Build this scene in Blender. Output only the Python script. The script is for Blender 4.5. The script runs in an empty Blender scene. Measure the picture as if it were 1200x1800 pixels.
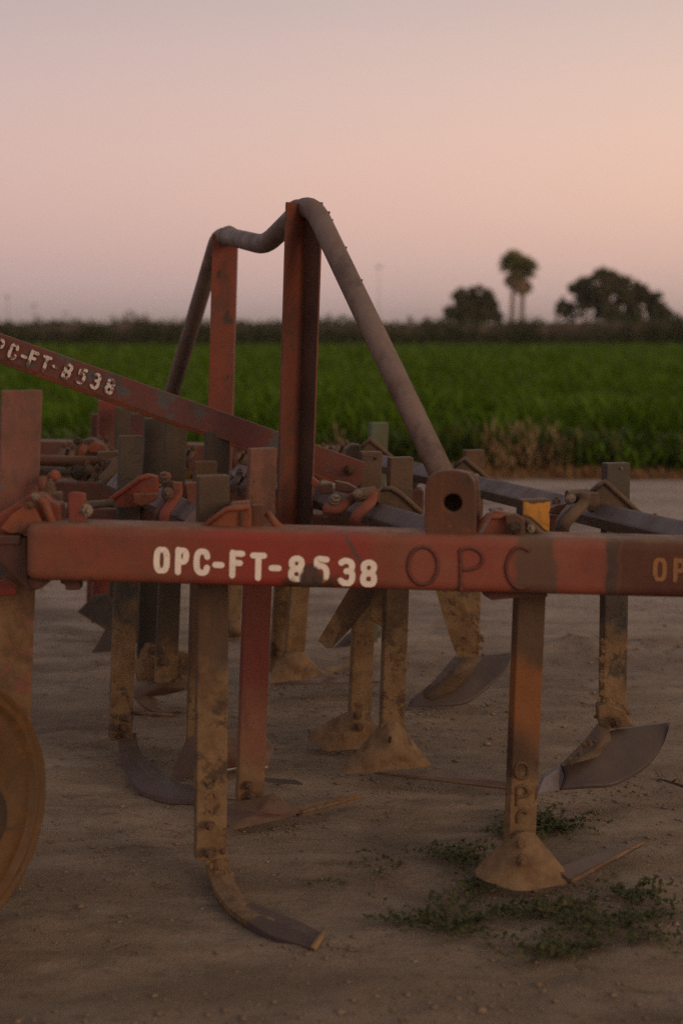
import bpy, bmesh, math, random
import numpy as np
from mathutils import Vector, Matrix

random.seed(7)
rng = np.random.default_rng(7)
scn = bpy.context.scene
scn.render.engine = 'CYCLES'
COL = scn.collection

# ------------------------------------------------------------------ camera
CAM_H = 1.035
F = 2500.0                       # focal length in photo pixels (50 mm on 36 mm tall)
PITCH = math.atan(310.0 / F)
cam_d = bpy.data.cameras.new('camera')
cam = bpy.data.objects.new('camera', cam_d)
COL.objects.link(cam)
cam.location = (0, 0, CAM_H)
cam.rotation_euler = (math.pi / 2 - PITCH, 0, 0)
cam_d.lens = 50
cam_d.sensor_width = 36
cam_d.clip_start = 0.05
cam_d.clip_end = 8000
cam_d.dof.use_dof = True
cam_d.dof.focus_distance = 3.2
cam_d.dof.aperture_fstop = 2.7
scn.camera = cam

# ------------------------------------------------------------------ world: dusk sky, sun already down behind the camera
world = bpy.data.worlds.new('World')
scn.world = world
world.use_nodes = True
wn = world.node_tree.nodes
wl = world.node_tree.links
wn.clear()
w_out = wn.new('ShaderNodeOutputWorld')
SUN_EL, SUN_ROT = math.radians(3.0), math.radians(228.0)
sky = wn.new('ShaderNodeTexSky')
sky.sky_type = 'NISHITA'
sky.sun_disc = False
sky.sun_elevation = SUN_EL
sky.sun_rotation = SUN_ROT
sky.dust_density = 3.0
bg_n = wn.new('ShaderNodeBackground')
bg_n.inputs['Strength'].default_value = 0.05
wl.new(sky.outputs[0], bg_n.inputs['Color'])
tc = wn.new('ShaderNodeTexCoord')
sep = wn.new('ShaderNodeSeparateXYZ')
wl.new(tc.outputs['Generated'], sep.inputs[0])
ramp = wn.new('ShaderNodeValToRGB')
cr = ramp.color_ramp
cr.interpolation = 'B_SPLINE'
stops = [(0.00, (0.60, 0.440, 0.425)), (0.035, (0.64, 0.440, 0.415)), (0.085, (0.73, 0.450, 0.396)),
         (0.14, (0.72, 0.470, 0.408)), (0.22, (0.56, 0.412, 0.390)), (0.45, (0.36, 0.31, 0.30)), (1.0, (0.22, 0.20, 0.21))]
while len(cr.elements) < len(stops):
    cr.elements.new(0.5)
for e, (p, c) in zip(cr.elements, stops):
    e.position = p
    e.color = (*c, 1)
wl.new(sep.outputs['Z'], ramp.inputs['Fac'])
bg_r = wn.new('ShaderNodeBackground')
bg_r.inputs['Strength'].default_value = 0.99
gx = wn.new('ShaderNodeMath')
gx.operation = 'MULTIPLY_ADD'                # a little brighter towards the side where the sun went down
wl.new(sep.outputs['X'], gx.inputs[0])
gx.inputs[1].default_value = 0.38
gx.inputs[2].default_value = 0.99
wl.new(gx.outputs[0], bg_r.inputs['Strength'])
# warmer towards the sunset side, cooler lavender away from it
tint = wn.new('ShaderNodeCombineColor')
for ch, k in (('Red', 0.03), ('Green', -0.06), ('Blue', -0.32)):
    mm = wn.new('ShaderNodeMath')
    mm.operation = 'MULTIPLY_ADD'
    wl.new(sep.outputs['X'], mm.inputs[0])
    mm.inputs[1].default_value = k
    mm.inputs[2].default_value = 1.0
    wl.new(mm.outputs[0], tint.inputs[ch])
tm = wn.new('ShaderNodeMix')
tm.data_type = 'RGBA'
tm.blend_type = 'MULTIPLY'
tm.inputs['Factor'].default_value = 1.0
wl.new(ramp.outputs['Color'], tm.inputs[6])
wl.new(tint.outputs[0], tm.inputs[7])
wl.new(tm.outputs[2], bg_r.inputs['Color'])
addw = wn.new('ShaderNodeAddShader')
wl.new(bg_n.outputs[0], addw.inputs[0])
wl.new(bg_r.outputs[0], addw.inputs[1])
wl.new(addw.outputs[0], w_out.inputs['Surface'])

# the afterglow: one weak, wide, warm sun low behind the camera
sun_d = bpy.data.lights.new('sun', 'SUN')
sun = bpy.data.objects.new('sun', sun_d)
COL.objects.link(sun)
sun_d.energy = 0.95
sun_d.angle = math.radians(24)
sun_d.color = (1.0, 0.64, 0.38)
sdir = Vector((math.sin(SUN_ROT) * -1 * math.cos(math.radians(14)), math.cos(SUN_ROT) * math.cos(math.radians(14)), math.sin(math.radians(14))))
sun.rotation_euler = sdir.to_track_quat('Z', 'Y').to_euler()

scn.cycles.use_denoising = False
scn.view_settings.view_transform = 'Standard'
scn.view_settings.look = 'None'
scn.view_settings.exposure = 0.08
scn.view_settings.gamma = 1.0
scn.view_settings.use_curve_mapping = False

# ------------------------------------------------------------------ measuring helpers
CP, SP = math.cos(PITCH), math.sin(PITCH)


def ray(px, py):
    a, b = (px - 600.0) / F, (900.0 - py) / F
    return Vector((a, CP + b * SP, -SP + b * CP))


def W(px, py, Y):
    r = ray(px, py)
    return Vector((0, 0, CAM_H)) + r * (Y / r.y)


def G(px, py, z=0.0):
    r = ray(px, py)
    return Vector((0, 0, CAM_H)) + r * ((z - CAM_H) / r.z)


def Wg(px, py, Y, z=0.004):
    """point at depth Y but never under the ground"""
    p = W(px, py, Y)
    return G(px, py, z) if p.z < z else p


def PXM(Y):
    return Y * 1.01 / F              # metres per photo pixel at depth Y


# ------------------------------------------------------------------ object helpers
ROOT_LOC = Vector((0, 3.0, 0))


def tag(o, label=None, cat=None, group=None, kind=None):
    if label: o['label'] = label
    if cat: o['category'] = cat
    if group: o['group'] = group
    if kind: o['kind'] = kind
    return o


def empty(name, loc):
    o = bpy.data.objects.new(name, None)
    o.location = loc
    o.empty_display_size = 0.1
    COL.objects.link(o)
    return o


def obj(name, bm, mat, parent=None, smooth=False, origin=None, label=None):
    """bm in world coordinates; origin = where the top-level thing stands"""
    org = ROOT_LOC if origin is None else Vector(origin)
    bmesh.ops.recalc_face_normals(bm, faces=bm.faces)
    me = bpy.data.meshes.new(name)
    bm.transform(Matrix.Translation(-org))
    bm.to_mesh(me)
    bm.free()
    me.materials.append(mat)
    if smooth:
        for p in me.polygons:
            p.use_smooth = True
    o = bpy.data.objects.new(name, me)
    COL.objects.link(o)
    if parent is not None:
        o.parent = parent
    else:
        o.location = org
    if label:
        o['label'] = label
    return o


def np_mesh(name, verts, faces, mat, parent=None, smooth=False, origin=(0, 0, 0), attr=None):
    """verts Nx3, faces Mx3 or Mx4"""
    verts = np.asarray(verts, dtype=np.float32) - np.asarray(origin, dtype=np.float32)
    faces = np.asarray(faces, dtype=np.int32)
    k = faces.shape[1]
    me = bpy.data.meshes.new(name)
    me.vertices.add(len(verts))
    me.vertices.foreach_set('co', verts.ravel())
    me.loops.add(faces.size)
    me.loops.foreach_set('vertex_index', faces.ravel())
    me.polygons.add(len(faces))
    me.polygons.foreach_set('loop_start', np.arange(0, faces.size, k, dtype=np.int32))
    me.update(calc_edges=True)
    if attr is not None:
        a = me.attributes.new('rnd', 'FLOAT', 'POINT')
        a.data.foreach_set('value', np.asarray(attr, dtype=np.float32))
    if smooth:
        me.polygons.foreach_set('use_smooth', np.ones(len(faces), dtype=bool))
    me.materials.append(mat)
    me.validate()
    o = bpy.data.objects.new(name, me)
    COL.objects.link(o)
    if parent is not None:
        o.parent = parent
    else:
        o.location = origin
    return o


def bev(bm, off, seg=2, edges=None):
    e = list(bm.edges) if edges is None else edges
    if off > 0:
        bmesh.ops.bevel(bm, geom=e, offset=off, segments=seg, affect='EDGES', profile=0.6, clamp_overlap=True)
    return bm


def bm_hexa(c8, bevel=0.002, seg=2, into=None):
    """8 corners: bottom loop 0-3, top loop 4-7"""
    bm = bmesh.new()
    v = [bm.verts.new(c) for c in c8]
    for f in ((0, 3, 2, 1), (4, 5, 6, 7), (0, 1, 5, 4), (1, 2, 6, 5), (2, 3, 7, 6), (3, 0, 4, 7)):
        bm.faces.new([v[i] for i in f])
    bmesh.ops.recalc_face_normals(bm, faces=bm.faces)
    bev(bm, bevel, seg)
    return merge(into, bm)


def merge(dst, src):
    if dst is None:
        return src
    me = bpy.data.meshes.new('tmp')
    src.to_mesh(me)
    src.free()
    dst.from_mesh(me)
    bpy.data.meshes.remove(me)
    return dst


def bm_box(c, ux, uy, uz, sx, sy, sz, bevel=0.002, seg=2, into=None):
    c, ux, uy, uz = Vector(c), Vector(ux), Vector(uy), Vector(uz)
    cs = []
    for z in (-.5, .5):
        for x, y in ((-.5, -.5), (.5, -.5), (.5, .5), (-.5, .5)):
            cs.append(c + ux * sx * x + uy * sy * y + uz * sz * z)
    return bm_hexa(cs, bevel, seg, into)


def bm_prism(pts, depth, bevel=0.002, seg=2, into=None):
    """polygon of world points (front side) pushed back by vector depth"""
    bm = bmesh.new()
    d = Vector(depth)
    a = [bm.verts.new(p) for p in pts]
    b = [bm.verts.new(Vector(p) + d) for p in pts]
    n = len(pts)
    bm.faces.new(a)
    bm.faces.new(b[::-1])
    for i in range(n):
        bm.faces.new((a[i], b[i], b[(i + 1) % n], a[(i + 1) % n]))
    bmesh.ops.recalc_face_normals(bm, faces=bm.faces)
    bev(bm, bevel, seg)
    return merge(into, bm)


def bm_tube(path, r, seg=16, caps=True, into=None, flat=1.0, up=(0, 0, 1), square=False):
    bm = bmesh.new()
    path = [Vector(p) for p in path]
    n = len(path)
    rs = r if isinstance(r, (list, tuple)) else [r] * n
    rings = []
    nrm = None
    for i, p in enumerate(path):
        t = (path[min(i + 1, n - 1)] - path[max(i - 1, 0)]).normalized()
        if nrm is None:
            nrm = Vector(up) - t * t.dot(Vector(up))
            if nrm.length < 1e-3:
                nrm = Vector((1, 0, 0)) - t * t.x
            nrm.normalize()
        else:
            nrm = (nrm - t * t.dot(nrm)).normalized()
        bn = t.cross(nrm)
        ring = []
        for k in range(seg):
            a = 2 * math.pi * k / seg + (math.pi / 4 if square else 0)
            ring.append(bm.verts.new(p + (nrm * math.cos(a) * flat + bn * math.sin(a)) * rs[i]))
        rings.append(ring)
    for i in range(n - 1):
        for k in range(seg):
            bm.faces.new((rings[i][k], rings[i][(k + 1) % seg], rings[i + 1][(k + 1) % seg], rings[i + 1][k]))
    if caps:
        bm.faces.new(rings[0][::-1])
        bm.faces.new(rings[-1])
    return merge(into, bm)


def smooth_path(pts, n=8):
    """Catmull-Rom through the points"""
    P = [Vector(p) for p in pts]
    P = [P[0] * 2 - P[1]] + P + [P[-1] * 2 - P[-2]]
    out = []
    for i in range(1, len(P) - 2):
        for k in range(n):
            t = k / n
            a, b, c, d = P[i - 1], P[i], P[i + 1], P[i + 2]
            out.append(0.5 * ((2 * b) + (c - a) * t + (2 * a - 5 * b + 4 * c - d) * t * t + (3 * b - a - 3 * c + d) * t ** 3))
    out.append(P[-2])
    return out


def fillet_path(pts, rad, n=7):
    P = [Vector(p) for p in pts]
    out = [P[0]]
    for i in range(1, len(P) - 1):
        a, b, c = P[i - 1], P[i], P[i + 1]
        d1, d2 = (a - b), (c - b)
        l = min(rad[i - 1] if isinstance(rad, (list, tuple)) else rad, d1.length * .48, d2.length * .48)
        s, e = b + d1.normalized() * l, b + d2.normalized() * l
        for k in range(n + 1):
            t = k / n
            out.append(s * (1 - t) ** 2 + b * 2 * t * (1 - t) + e * t * t)
    out.append(P[-1])
    return out


def bm_fan(center, outline, depth, into=None, rings=4):
    """domed plate: smooth crown over an outline, with its own rim and back (separate vertices keep the rim crisp)"""
    bm = bmesh.new()
    d, c = Vector(depth), Vector(center)
    n0 = len(outline)
    P = []
    for i in range(n0):                       # a few extra points per side
        a, b = Vector(outline[i]), Vector(outline[(i + 1) % n0])
        P += [a, a.lerp(b, .5)]
    n = len(P)
    base = sum(P, Vector()) / n
    flat_c = Vector((c.x, base.y, c.z))
    dome = c.y - base.y
    def surf(off):
        rows = []
        for k in range(1, rings + 1):
            t = k / rings
            row = []
            for p in P:
                q = flat_c.lerp(p, t)
                q.y = base.y + (p.y - base.y) * t * t + dome * (1 - t ** 1.7)
                row.append(bm.verts.new(q + off))
            rows.append(row)
        cv = bm.verts.new(c + off)
        for i in range(n):
            j = (i + 1) % n
            bm.faces.new((rows[0][i], rows[0][j], cv)).smooth = True
            for k in range(rings - 1):
                bm.faces.new((rows[k][i], rows[k + 1][i], rows[k + 1][j], rows[k][j])).smooth = True
    surf(Vector())
    surf(d)
    a = [bm.verts.new(p) for p in P]
    b = [bm.verts.new(p + d) for p in P]
    for i in range(n):
        j = (i + 1) % n
        bm.faces.new((a[j], a[i], b[i], b[j]))
    return merge(into, bm)


def bm_ribbon(L, R, thick, into=None, sub=6, bow=0.0):
    """curved plate between two edge lines, pushed back by thick along its normal"""
    bm = bmesh.new()
    L, R = smooth_path(L, sub), smooth_path(R, sub)
    n = min(len(L), len(R))
    rows = []
    for i in range(n):
        l, r = L[i], R[i]
        t = (L[min(i + 1, n - 1)] + R[min(i + 1, n - 1)] - L[max(i - 1, 0)] - R[max(i - 1, 0)])
        nn = (r - l).cross(t).normalized()
        if nn.y > 0 or (abs(nn.y) < .2 and nn.z < 0):
            nn = -nn
        m = (l + r) * .5 + nn * bow
        rows.append([bm.verts.new(p) for p in (l, m, r, r - nn * thick, m - nn * thick, l - nn * thick)])
    for i in range(n - 1):
        for k in range(6):
            bm.faces.new((rows[i][k], rows[i][(k + 1) % 6], rows[i + 1][(k + 1) % 6], rows[i + 1][k]))
    bm.faces.new(rows[0][::-1])
    bm.faces.new(rows[-1])
    return merge(into, bm)


# ------------------------------------------------------------------ noise on arrays
def vnoise(x, y, seed):
    xi, yi = np.floor(x).astype(np.int64), np.floor(y).astype(np.int64)
    xf, yf = x - xi, y - yi

    def h(a, b):
        n = (a * 374761393 + b * 668265263 + seed * 1442695041) & 0x7fffffff
        n = ((n ^ (n >> 13)) * 1274126177) & 0x7fffffff
        return ((n ^ (n >> 16)) & 0xffff) / 65535.0
    u, v = xf * xf * (3 - 2 * xf), yf * yf * (3 - 2 * yf)
    return (h(xi, yi) * (1 - u) + h(xi + 1, yi) * u) * (1 - v) + (h(xi, yi + 1) * (1 - u) + h(xi + 1, yi + 1) * u) * v


def fbm(x, y, seed, octs=4):
    s, a, t = 0, 1.0, 0
    for o in range(octs):
        s = s + a * (vnoise(x * 2 ** o, y * 2 ** o, seed + o) - .5)
        t += a
        a *= .5
    return s / t * 2


# ------------------------------------------------------------------ materials
class NT:
    def __init__(self, name):
        self.m = bpy.data.materials.new(name)
        self.m.use_nodes = True
        self.t = self.m.node_tree
        self.n, self.l = self.t.nodes, self.t.links
        self.bsdf = self.n['Principled BSDF']
        self.tc = self.n.new('ShaderNodeTexCoord')

    def new(self, typ, **kw):
        nd = self.n.new(typ)
        for k, v in kw.items():
            setattr(nd, k, v)
        return nd

    def put(self, sock, val):
        if hasattr(val, 'is_output') or isinstance(val, bpy.types.NodeSocket):
            self.l.new(val, sock)
        else:
            sock.default_value = val

    def noise(self, scale, detail=4, rough=.6, vec=None, stretch=None, dist=0.0):
        nd = self.new('ShaderNodeTexNoise')
        nd.inputs['Scale'].default_value = scale
        nd.inputs['Detail'].default_value = detail
        nd.inputs['Roughness'].default_value = rough
        nd.inputs['Distortion'].default_value = dist
        v = vec or self.tc.outputs['Object']
        if stretch:
            mp = self.new('ShaderNodeMapping')
            mp.inputs['Scale'].default_value = stretch
            self.l.new(v, mp.inputs['Vector'])
            v = mp.outputs[0]
        self.l.new(v, nd.inputs['Vector'])
        return nd.outputs['Fac']

    def step(self, val, a, b, lo=0.0, hi=1.0):
        nd = self.new('ShaderNodeMapRange', interpolation_type='SMOOTHSTEP')
        self.put(nd.inputs['Value'], val)
        nd.inputs['From Min'].default_value = a
        nd.inputs['From Max'].default_value = b
        nd.inputs['To Min'].default_value = lo
        nd.inputs['To Max'].default_value = hi
        return nd.outputs[0]

    def math(self, op, a, b=0.0, c=None):
        nd = self.new('ShaderNodeMath', operation=op)
        self.put(nd.inputs[0], a)
        self.put(nd.inputs[1], b)
        if c is not None:
            self.put(nd.inputs[2], c)
        return nd.outputs[0]

    def mix(self, fac, a, b):
        nd = self.new('ShaderNodeMix', data_type='RGBA')
        self.put(nd.inputs['Factor'], fac)
        for s, v in ((nd.inputs[6], a), (nd.inputs[7], b)):
            if isinstance(v, tuple):
                v = (*v, 1) if len(v) == 3 else v
            self.put(s, v)
        return nd.outputs[2]

    def xyz(self):
        s = self.new('ShaderNodeSeparateXYZ')
        self.l.new(self.tc.outputs['Object'], s.inputs[0])
        return s.outputs

    def bump(self, h, strength, dist=0.002, prev=None):
        b = self.new('ShaderNodeBump')
        b.inputs['Strength'].default_value = strength
        b.inputs['Distance'].default_value = dist
        self.l.new(h, b.inputs['Height'])
        if prev is not None:
            self.l.new(prev, b.inputs['Normal'])
        return b.outputs[0]

    def done(self, col, rough, normal=None, metallic=0.0, spec=0.4):
        if isinstance(col, tuple):
            col = (*col, 1)
        self.put(self.bsdf.inputs['Base Color'], col)
        self.put(self.bsdf.inputs['Roughness'], rough)
        self.put(self.bsdf.inputs['Metallic'], metallic)
        self.bsdf.inputs['Specular IOR Level'].default_value = spec
        if normal is not None:
            self.l.new(normal, self.bsdf.inputs['Normal'])
        return self.m


DUST = (0.225, 0.150, 0.082)
DUST2 = (0.140, 0.086, 0.046)


def worn(name, c1, c2, chip=(0.10, 0.09, 0.085), chip_at=0.62, chip_scale=14, rust=(0.12, 0.045, 0.018), rust_at=0.60,
         dust_z=None, dust_amt=1.0, film=0.18, rough=0.62, bump=0.35, extra=None, dust=DUST, dust2=DUST2, settle=.55, grime=.55):
    """painted or bare steel: faded paint, chips, rust, field dust (dust_z = height under which soil cakes on)"""
    t = NT(name)
    base = t.mix(t.step(t.noise(5, 5, .65), .35, .68), c1, c2)
    streak = t.noise(30, 4, .6, stretch=(1, 1, .12))
    base = t.mix(t.step(streak, .48, .8, 0, .45), base, rust)
    rmask = t.step(t.noise(11, 7, .7, dist=.3), rust_at, rust_at + .10)
    base = t.mix(rmask, base, rust)
    cn = t.noise(chip_scale, 8, .62, dist=.4)
    cmask = t.step(cn, chip_at, chip_at + .025)
    base = t.mix(cmask, base, chip)
    if grime > 0:
        gm = t.math('ADD', t.math('MULTIPLY', t.noise(6.5, 9, .72, dist=.25), .65), t.math('MULTIPLY', t.noise(24, 6, .7, stretch=(1, 1, .35)), .35))
        base = t.mix(t.step(gm, .49, .60, 0, grime), base, tuple(.03 + v * .25 for v in rust))
    if extra:
        base = extra(t, base)
    fine = t.noise(160, 4, .7)
    spk = t.step(fine, .58, .72, 0, .55)
    base = t.mix(spk, base, tuple(v * .45 for v in rust))
    dcol = t.mix(t.step(t.noise(22, 6, .7), .35, .7), dust, dust2)
    filmf = t.math('MULTIPLY', t.step(t.noise(9, 5, .7), .3, .75), film)
    base = t.mix(filmf, base, dcol)
    geo = t.new('ShaderNodeNewGeometry')
    sg = t.new('ShaderNodeSeparateXYZ')
    t.l.new(geo.outputs['Normal'], sg.inputs[0])
    base = t.mix(t.math('MULTIPLY', t.step(sg.outputs['Z'], .45, .95), t.step(t.noise(16, 5), .25, .6, .15, settle)), base, dcol)
    df = None
    if dust_z is not None:
        z = t.xyz()[2]
        zz = t.math('ADD', z, t.math('MULTIPLY', t.math('SUBTRACT', t.noise(10, 6, .65), .5), .42))
        df = t.step(zz, dust_z - .07, dust_z + .07, dust_amt, 0.0)
        holes = t.step(t.math('ADD', t.math('MULTIPLY', t.noise(28, 6, .68), .55), t.math('MULTIPLY', t.noise(8, 4, .6), .45)), .405, .475)
        df = t.math('MULTIPLY', df, holes)
        base = t.mix(df, base, dcol)
    h = t.math('ADD', t.math('MULTIPLY', fine, .5), t.math('MULTIPLY', t.noise(45, 5, .6), .8))
    h = t.math('SUBTRACT', h, t.math('MULTIPLY', cmask, .5))
    if df is not None:
        h = t.math('ADD', h, t.math('MULTIPLY', df, t.math('MULTIPLY', t.noise(70, 6, .7), 1.6)))
    nrm = t.bump(h, bump, .003)
    rg = t.step(t.noise(18, 4), .3, .7, rough - .1, rough + .16)
    if df is not None:
        rg = t.math('ADD', rg, t.math('MULTIPLY', df, .25))
    return t.done(base, rg, nrm, spec=.35)


M = {}
RED1, RED2 = (0.245, 0.056, 0.036), (0.175, 0.048, 0.032)
GREYCHIP = (0.105, 0.095, 0.098)
X0 = ROOT_LOC


def bar_extra(t, base):
    x, y, z = t.xyz()
    n = t.noise(14, 5, .65)
    wob = t.math('MULTIPLY', t.math('SUBTRACT', n, .5), .05)
    xw = t.math('ADD', x, wob)
    # rubbed grey-brown patch right of the welded C, dark band and the browner length beyond it
    red = t.mix(t.step(t.noise(6, 3), .4, .62), (0.235, 0.050, 0.040), (0.27, 0.085, 0.062))
    fresh = t.math('MULTIPLY', t.step(x, -.36, -.12), t.step(x, .02, .10, 1, 0))
    base = t.mix(t.math('MULTIPLY', fresh, .72), base, (0.275, 0.032, 0.028))
    pink = t.math('MULTIPLY', t.step(x, .06, .16), t.step(xw, .455, .47, 1, 0))
    base = t.mix(t.math('MULTIPLY', pink, .55), base, red)
    patch = t.math('MULTIPLY', t.step(xw, .300, .318), t.step(xw, .376, .386, 1, 0))
    base = t.mix(t.math('MULTIPLY', patch, .85), base, (0.088, 0.060, 0.044))
    band = t.math('MULTIPLY', t.step(xw, .465, .472), t.step(xw, .487, .495, 1, 0))
    base = t.mix(t.math('MULTIPLY', t.step(xw, .486, .50), .85), base, t.mix(n, (0.068, 0.020, 0.015), (0.044, 0.017, 0.013)))
    base = t.mix(t.math('MULTIPLY', band, .9), base, (0.038, 0.032, 0.032))
    # rust eating up from the lower edge under the stencilled 85
    low = t.math('ADD', z, t.math('MULTIPLY', t.math('SUBTRACT', t.noise(40, 5), .5), .05))
    rz = t.math('MULTIPLY', t.step(low, .598, .616, 1, 0), t.math('MULTIPLY', t.step(xw, -.115, -.095), t.step(xw, -.015, .01, 1, 0)))
    base = t.mix(rz, base, (0.055, 0.026, 0.016))
    gb = t.math('ADD', t.math('POWER', t.math('SUBTRACT', xw, -.053), 2.0), t.math('POWER', t.math('SUBTRACT', low, .606), 2.0))
    base = t.mix(t.step(gb, .0004, .0008, .9, 0), base, (0.062, 0.044, 0.040))
    # long scrape and worn spots on the upper half
    sc = t.math('ABSOLUTE', t.math('ADD', t.math('SUBTRACT', x, .022), t.math('MULTIPLY', t.math('SUBTRACT', z, .655), .55)))
    scm = t.math('MULTIPLY', t.step(sc, .003, .006, 1, 0), t.math('MULTIPLY', t.step(low, .632, .642), t.step(low, .672, .682, 1, 0)))
    base = t.mix(t.math('MULTIPLY', scm, .8), base, (0.085, 0.062, 0.056))
    return base


M['bar'] = worn('red_bar_paint', RED1, (0.170, 0.058, 0.036), chip_at=.635, chip_scale=17, film=.26, rust_at=.655, extra=bar_extra, bump=.22, grime=.28, chip=(0.075, 0.066, 0.06))
M['postdirt'] = worn('red_post_paint_with_soil', (0.215, 0.072, 0.056), (0.165, 0.062, 0.050), chip=(0.115, 0.095, 0.098), chip_at=.63, film=.40, rust_at=.62, rust=(0.10, 0.045, 0.03), dust_z=.57, dust=(0.19, 0.115, 0.062), dust2=(0.10, 0.062, 0.036))
M['red'] = worn('red_paint', RED1, RED2, chip=GREYCHIP, chip_at=.66, film=.32, rust_at=.64)
M['strap'] = worn('worn_strap_paint', (0.150, 0.046, 0.040), (0.120, 0.046, 0.044), chip=(0.085, 0.080, 0.090), chip_at=.575, chip_scale=9, film=.15, rust_at=.72)
M['redbright'] = worn('bright_red_paint', (0.24, 0.040, 0.032), (0.20, 0.048, 0.036), chip_at=.68, film=.25, dust_z=.12)
M['orange'] = worn('orange_primer', (0.270, 0.072, 0.034), (0.190, 0.056, 0.030), chip_at=.64, chip_scale=30, film=.2, bump=.6)
M['maroon'] = worn('maroon_paint', (0.100, 0.032, 0.028), (0.062, 0.026, 0.024), chip=(0.06, 0.055, 0.06), chip_at=.68, film=.22)
M['post'] = worn('mast_post_paint', (0.200, 0.052, 0.032), (0.125, 0.042, 0.030), chip=(0.05, 0.036, 0.032), chip_at=.63, chip_scale=11, film=.10, rust_at=.58, rust=(0.085, 0.036, 0.022))
M['rust'] = worn('dark_rust', (0.105, 0.042, 0.022), (0.072, 0.032, 0.020), chip=(0.05, 0.03, 0.022), chip_at=.64, film=.15, rust=(0.17, 0.062, 0.022), rust_at=.60)
M['pipe'] = worn('pipe_steel', (0.185, 0.145, 0.140), (0.140, 0.108, 0.105), chip=(0.26, 0.23, 0.22), chip_at=.72, chip_scale=40, rust=(0.13, 0.060, 0.040), rust_at=.60, film=.22, rough=.6, bump=.3, settle=.2)
M['piperust'] = worn('pipe_rust', (0.130, 0.066, 0.056), (0.095, 0.052, 0.046), chip=(0.2, 0.15, 0.14), chip_at=.74, chip_scale=40, rust=(0.13, 0.042, 0.026), rust_at=.54, film=.12)
M['steel'] = worn('scoured_steel', (0.078, 0.058, 0.058), (0.058, 0.045, 0.045), chip=(0.06, 0.05, 0.05), chip_at=.78, rust=(0.10, 0.055, 0.04), rust_at=.66, film=.08, rough=.50, bump=.12, settle=.12)
M['steelblue'] = worn('bare_hard_steel', (0.17, 0.165, 0.185), (0.14, 0.135, 0.155), chip_at=.85, rust_at=.75, film=.06, rough=.42, bump=.08, settle=.05)
M['toolbar'] = worn('weathered_toolbar_steel', (0.160, 0.128, 0.130), (0.120, 0.098, 0.102), chip=(0.30, 0.27, 0.26), chip_at=.80, chip_scale=60, rust=(0.105, 0.062, 0.05), rust_at=.64, film=.18, rough=.55, bump=.25, settle=.25)
M['shank'] = worn('soil_caked_shank', (0.095, 0.052, 0.030), (0.052, 0.034, 0.024), chip=(0.05, 0.045, 0.042), chip_at=.62, rust=(0.13, 0.055, 0.024), rust_at=.58, dust_z=.38, film=.24, bump=.6, grime=.75)
M['shankdark'] = worn('grey_shank_steel', (0.066, 0.054, 0.042), (0.042, 0.040, 0.034), chip=(0.035, 0.038, 0.040), chip_at=.56, chip_scale=20, rust=(0.13, 0.06, 0.03), rust_at=.62, dust_z=.34, film=.16, bump=.6)
def red_shank_extra(t, base):
    z = t.xyz()[2]
    z = t.math('ADD', z, t.math('MULTIPLY', t.math('SUBTRACT', t.noise(8, 4), .5), .15))
    k = t.math('MULTIPLY', t.step(z, .20, .32), t.step(z, .60, .66, 1, 0))
    return t.mix(t.math('MULTIPLY', k, .8), base, (0.150, 0.022, 0.022))


M['shankred'] = worn('red_shank_paint', (0.215, 0.092, 0.062), (0.165, 0.070, 0.050), chip=(0.10, 0.05, 0.035), chip_at=.68, rust_at=.68, dust_z=.10, film=.22, extra=red_shank_extra)
def rust_shank_extra(t, base):
    x, y, z = t.xyz()
    q = t.math('ADD', z, t.math('MULTIPLY', t.math('SUBTRACT', t.noise(7, 5), .5), .12))
    q = t.math('ADD', q, t.math('MULTIPLY', x, .9))
    k = t.math('MULTIPLY', t.step(q, .56, .64), t.step(q, .72, .77, 1, 0))
    return t.mix(t.math('MULTIPLY', k, .75), base, (0.235, 0.082, 0.020))


M['shankrust'] = worn('orange_rust_shank', (0.072, 0.036, 0.021), (0.050, 0.028, 0.019), chip=(0.045, 0.038, 0.026), chip_at=.66, rust=(0.17, 0.070, 0.026), rust_at=.60, dust_z=.20, film=.25, bump=.5, extra=rust_shank_extra)
M['green'] = worn('green_paint', (0.062, 0.105, 0.070), (0.075, 0.090, 0.062), chip=(0.09, 0.06, 0.045), chip_at=.60, rust_at=.62, film=.2)
M['yellow'] = worn('yellow_paint', (0.52, 0.24, 0.030), (0.44, 0.20, 0.032), chip=(0.16, 0.08, 0.04), chip_at=.62, chip_scale=26, rust_at=.70, film=.22)
M['sweep'] = worn('soil_caked_sweep', (0.105, 0.052, 0.034), (0.085, 0.048, 0.034), chip=(0.06, 0.04, 0.03), chip_at=.7, rust=(0.13, 0.058, 0.028), rust_at=.58, dust_z=.16, dust_amt=.85, film=.4, bump=.5, dust=(0.25, 0.165, 0.09))
M['sweeprust'] = worn('scoured_sweep_rust', (0.105, 0.054, 0.040), (0.062, 0.042, 0.034), chip=(0.07, 0.05, 0.045), chip_at=.72, rust=(0.14, 0.055, 0.03), rust_at=.58, film=.25, rough=.5)
M['cast'] = worn('dusty_casting', (0.098, 0.068, 0.047), (0.062, 0.045, 0.034), chip=(0.05, 0.042, 0.036), chip_at=.62, rust=(0.14, 0.075, 0.038), rust_at=.55, film=.38, bump=.9, settle=.4)
M['bolt'] = worn('rusty_bolt', (0.10, 0.062, 0.042), (0.075, 0.05, 0.04), chip_at=.7, film=.4, rust=(0.15, 0.065, 0.03), rust_at=.52)
M['zinc'] = worn('zinc_nut', (0.30, 0.25, 0.19), (0.17, 0.14, 0.11), chip_at=.75, film=.2, rough=.38, rust_at=.74)
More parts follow.
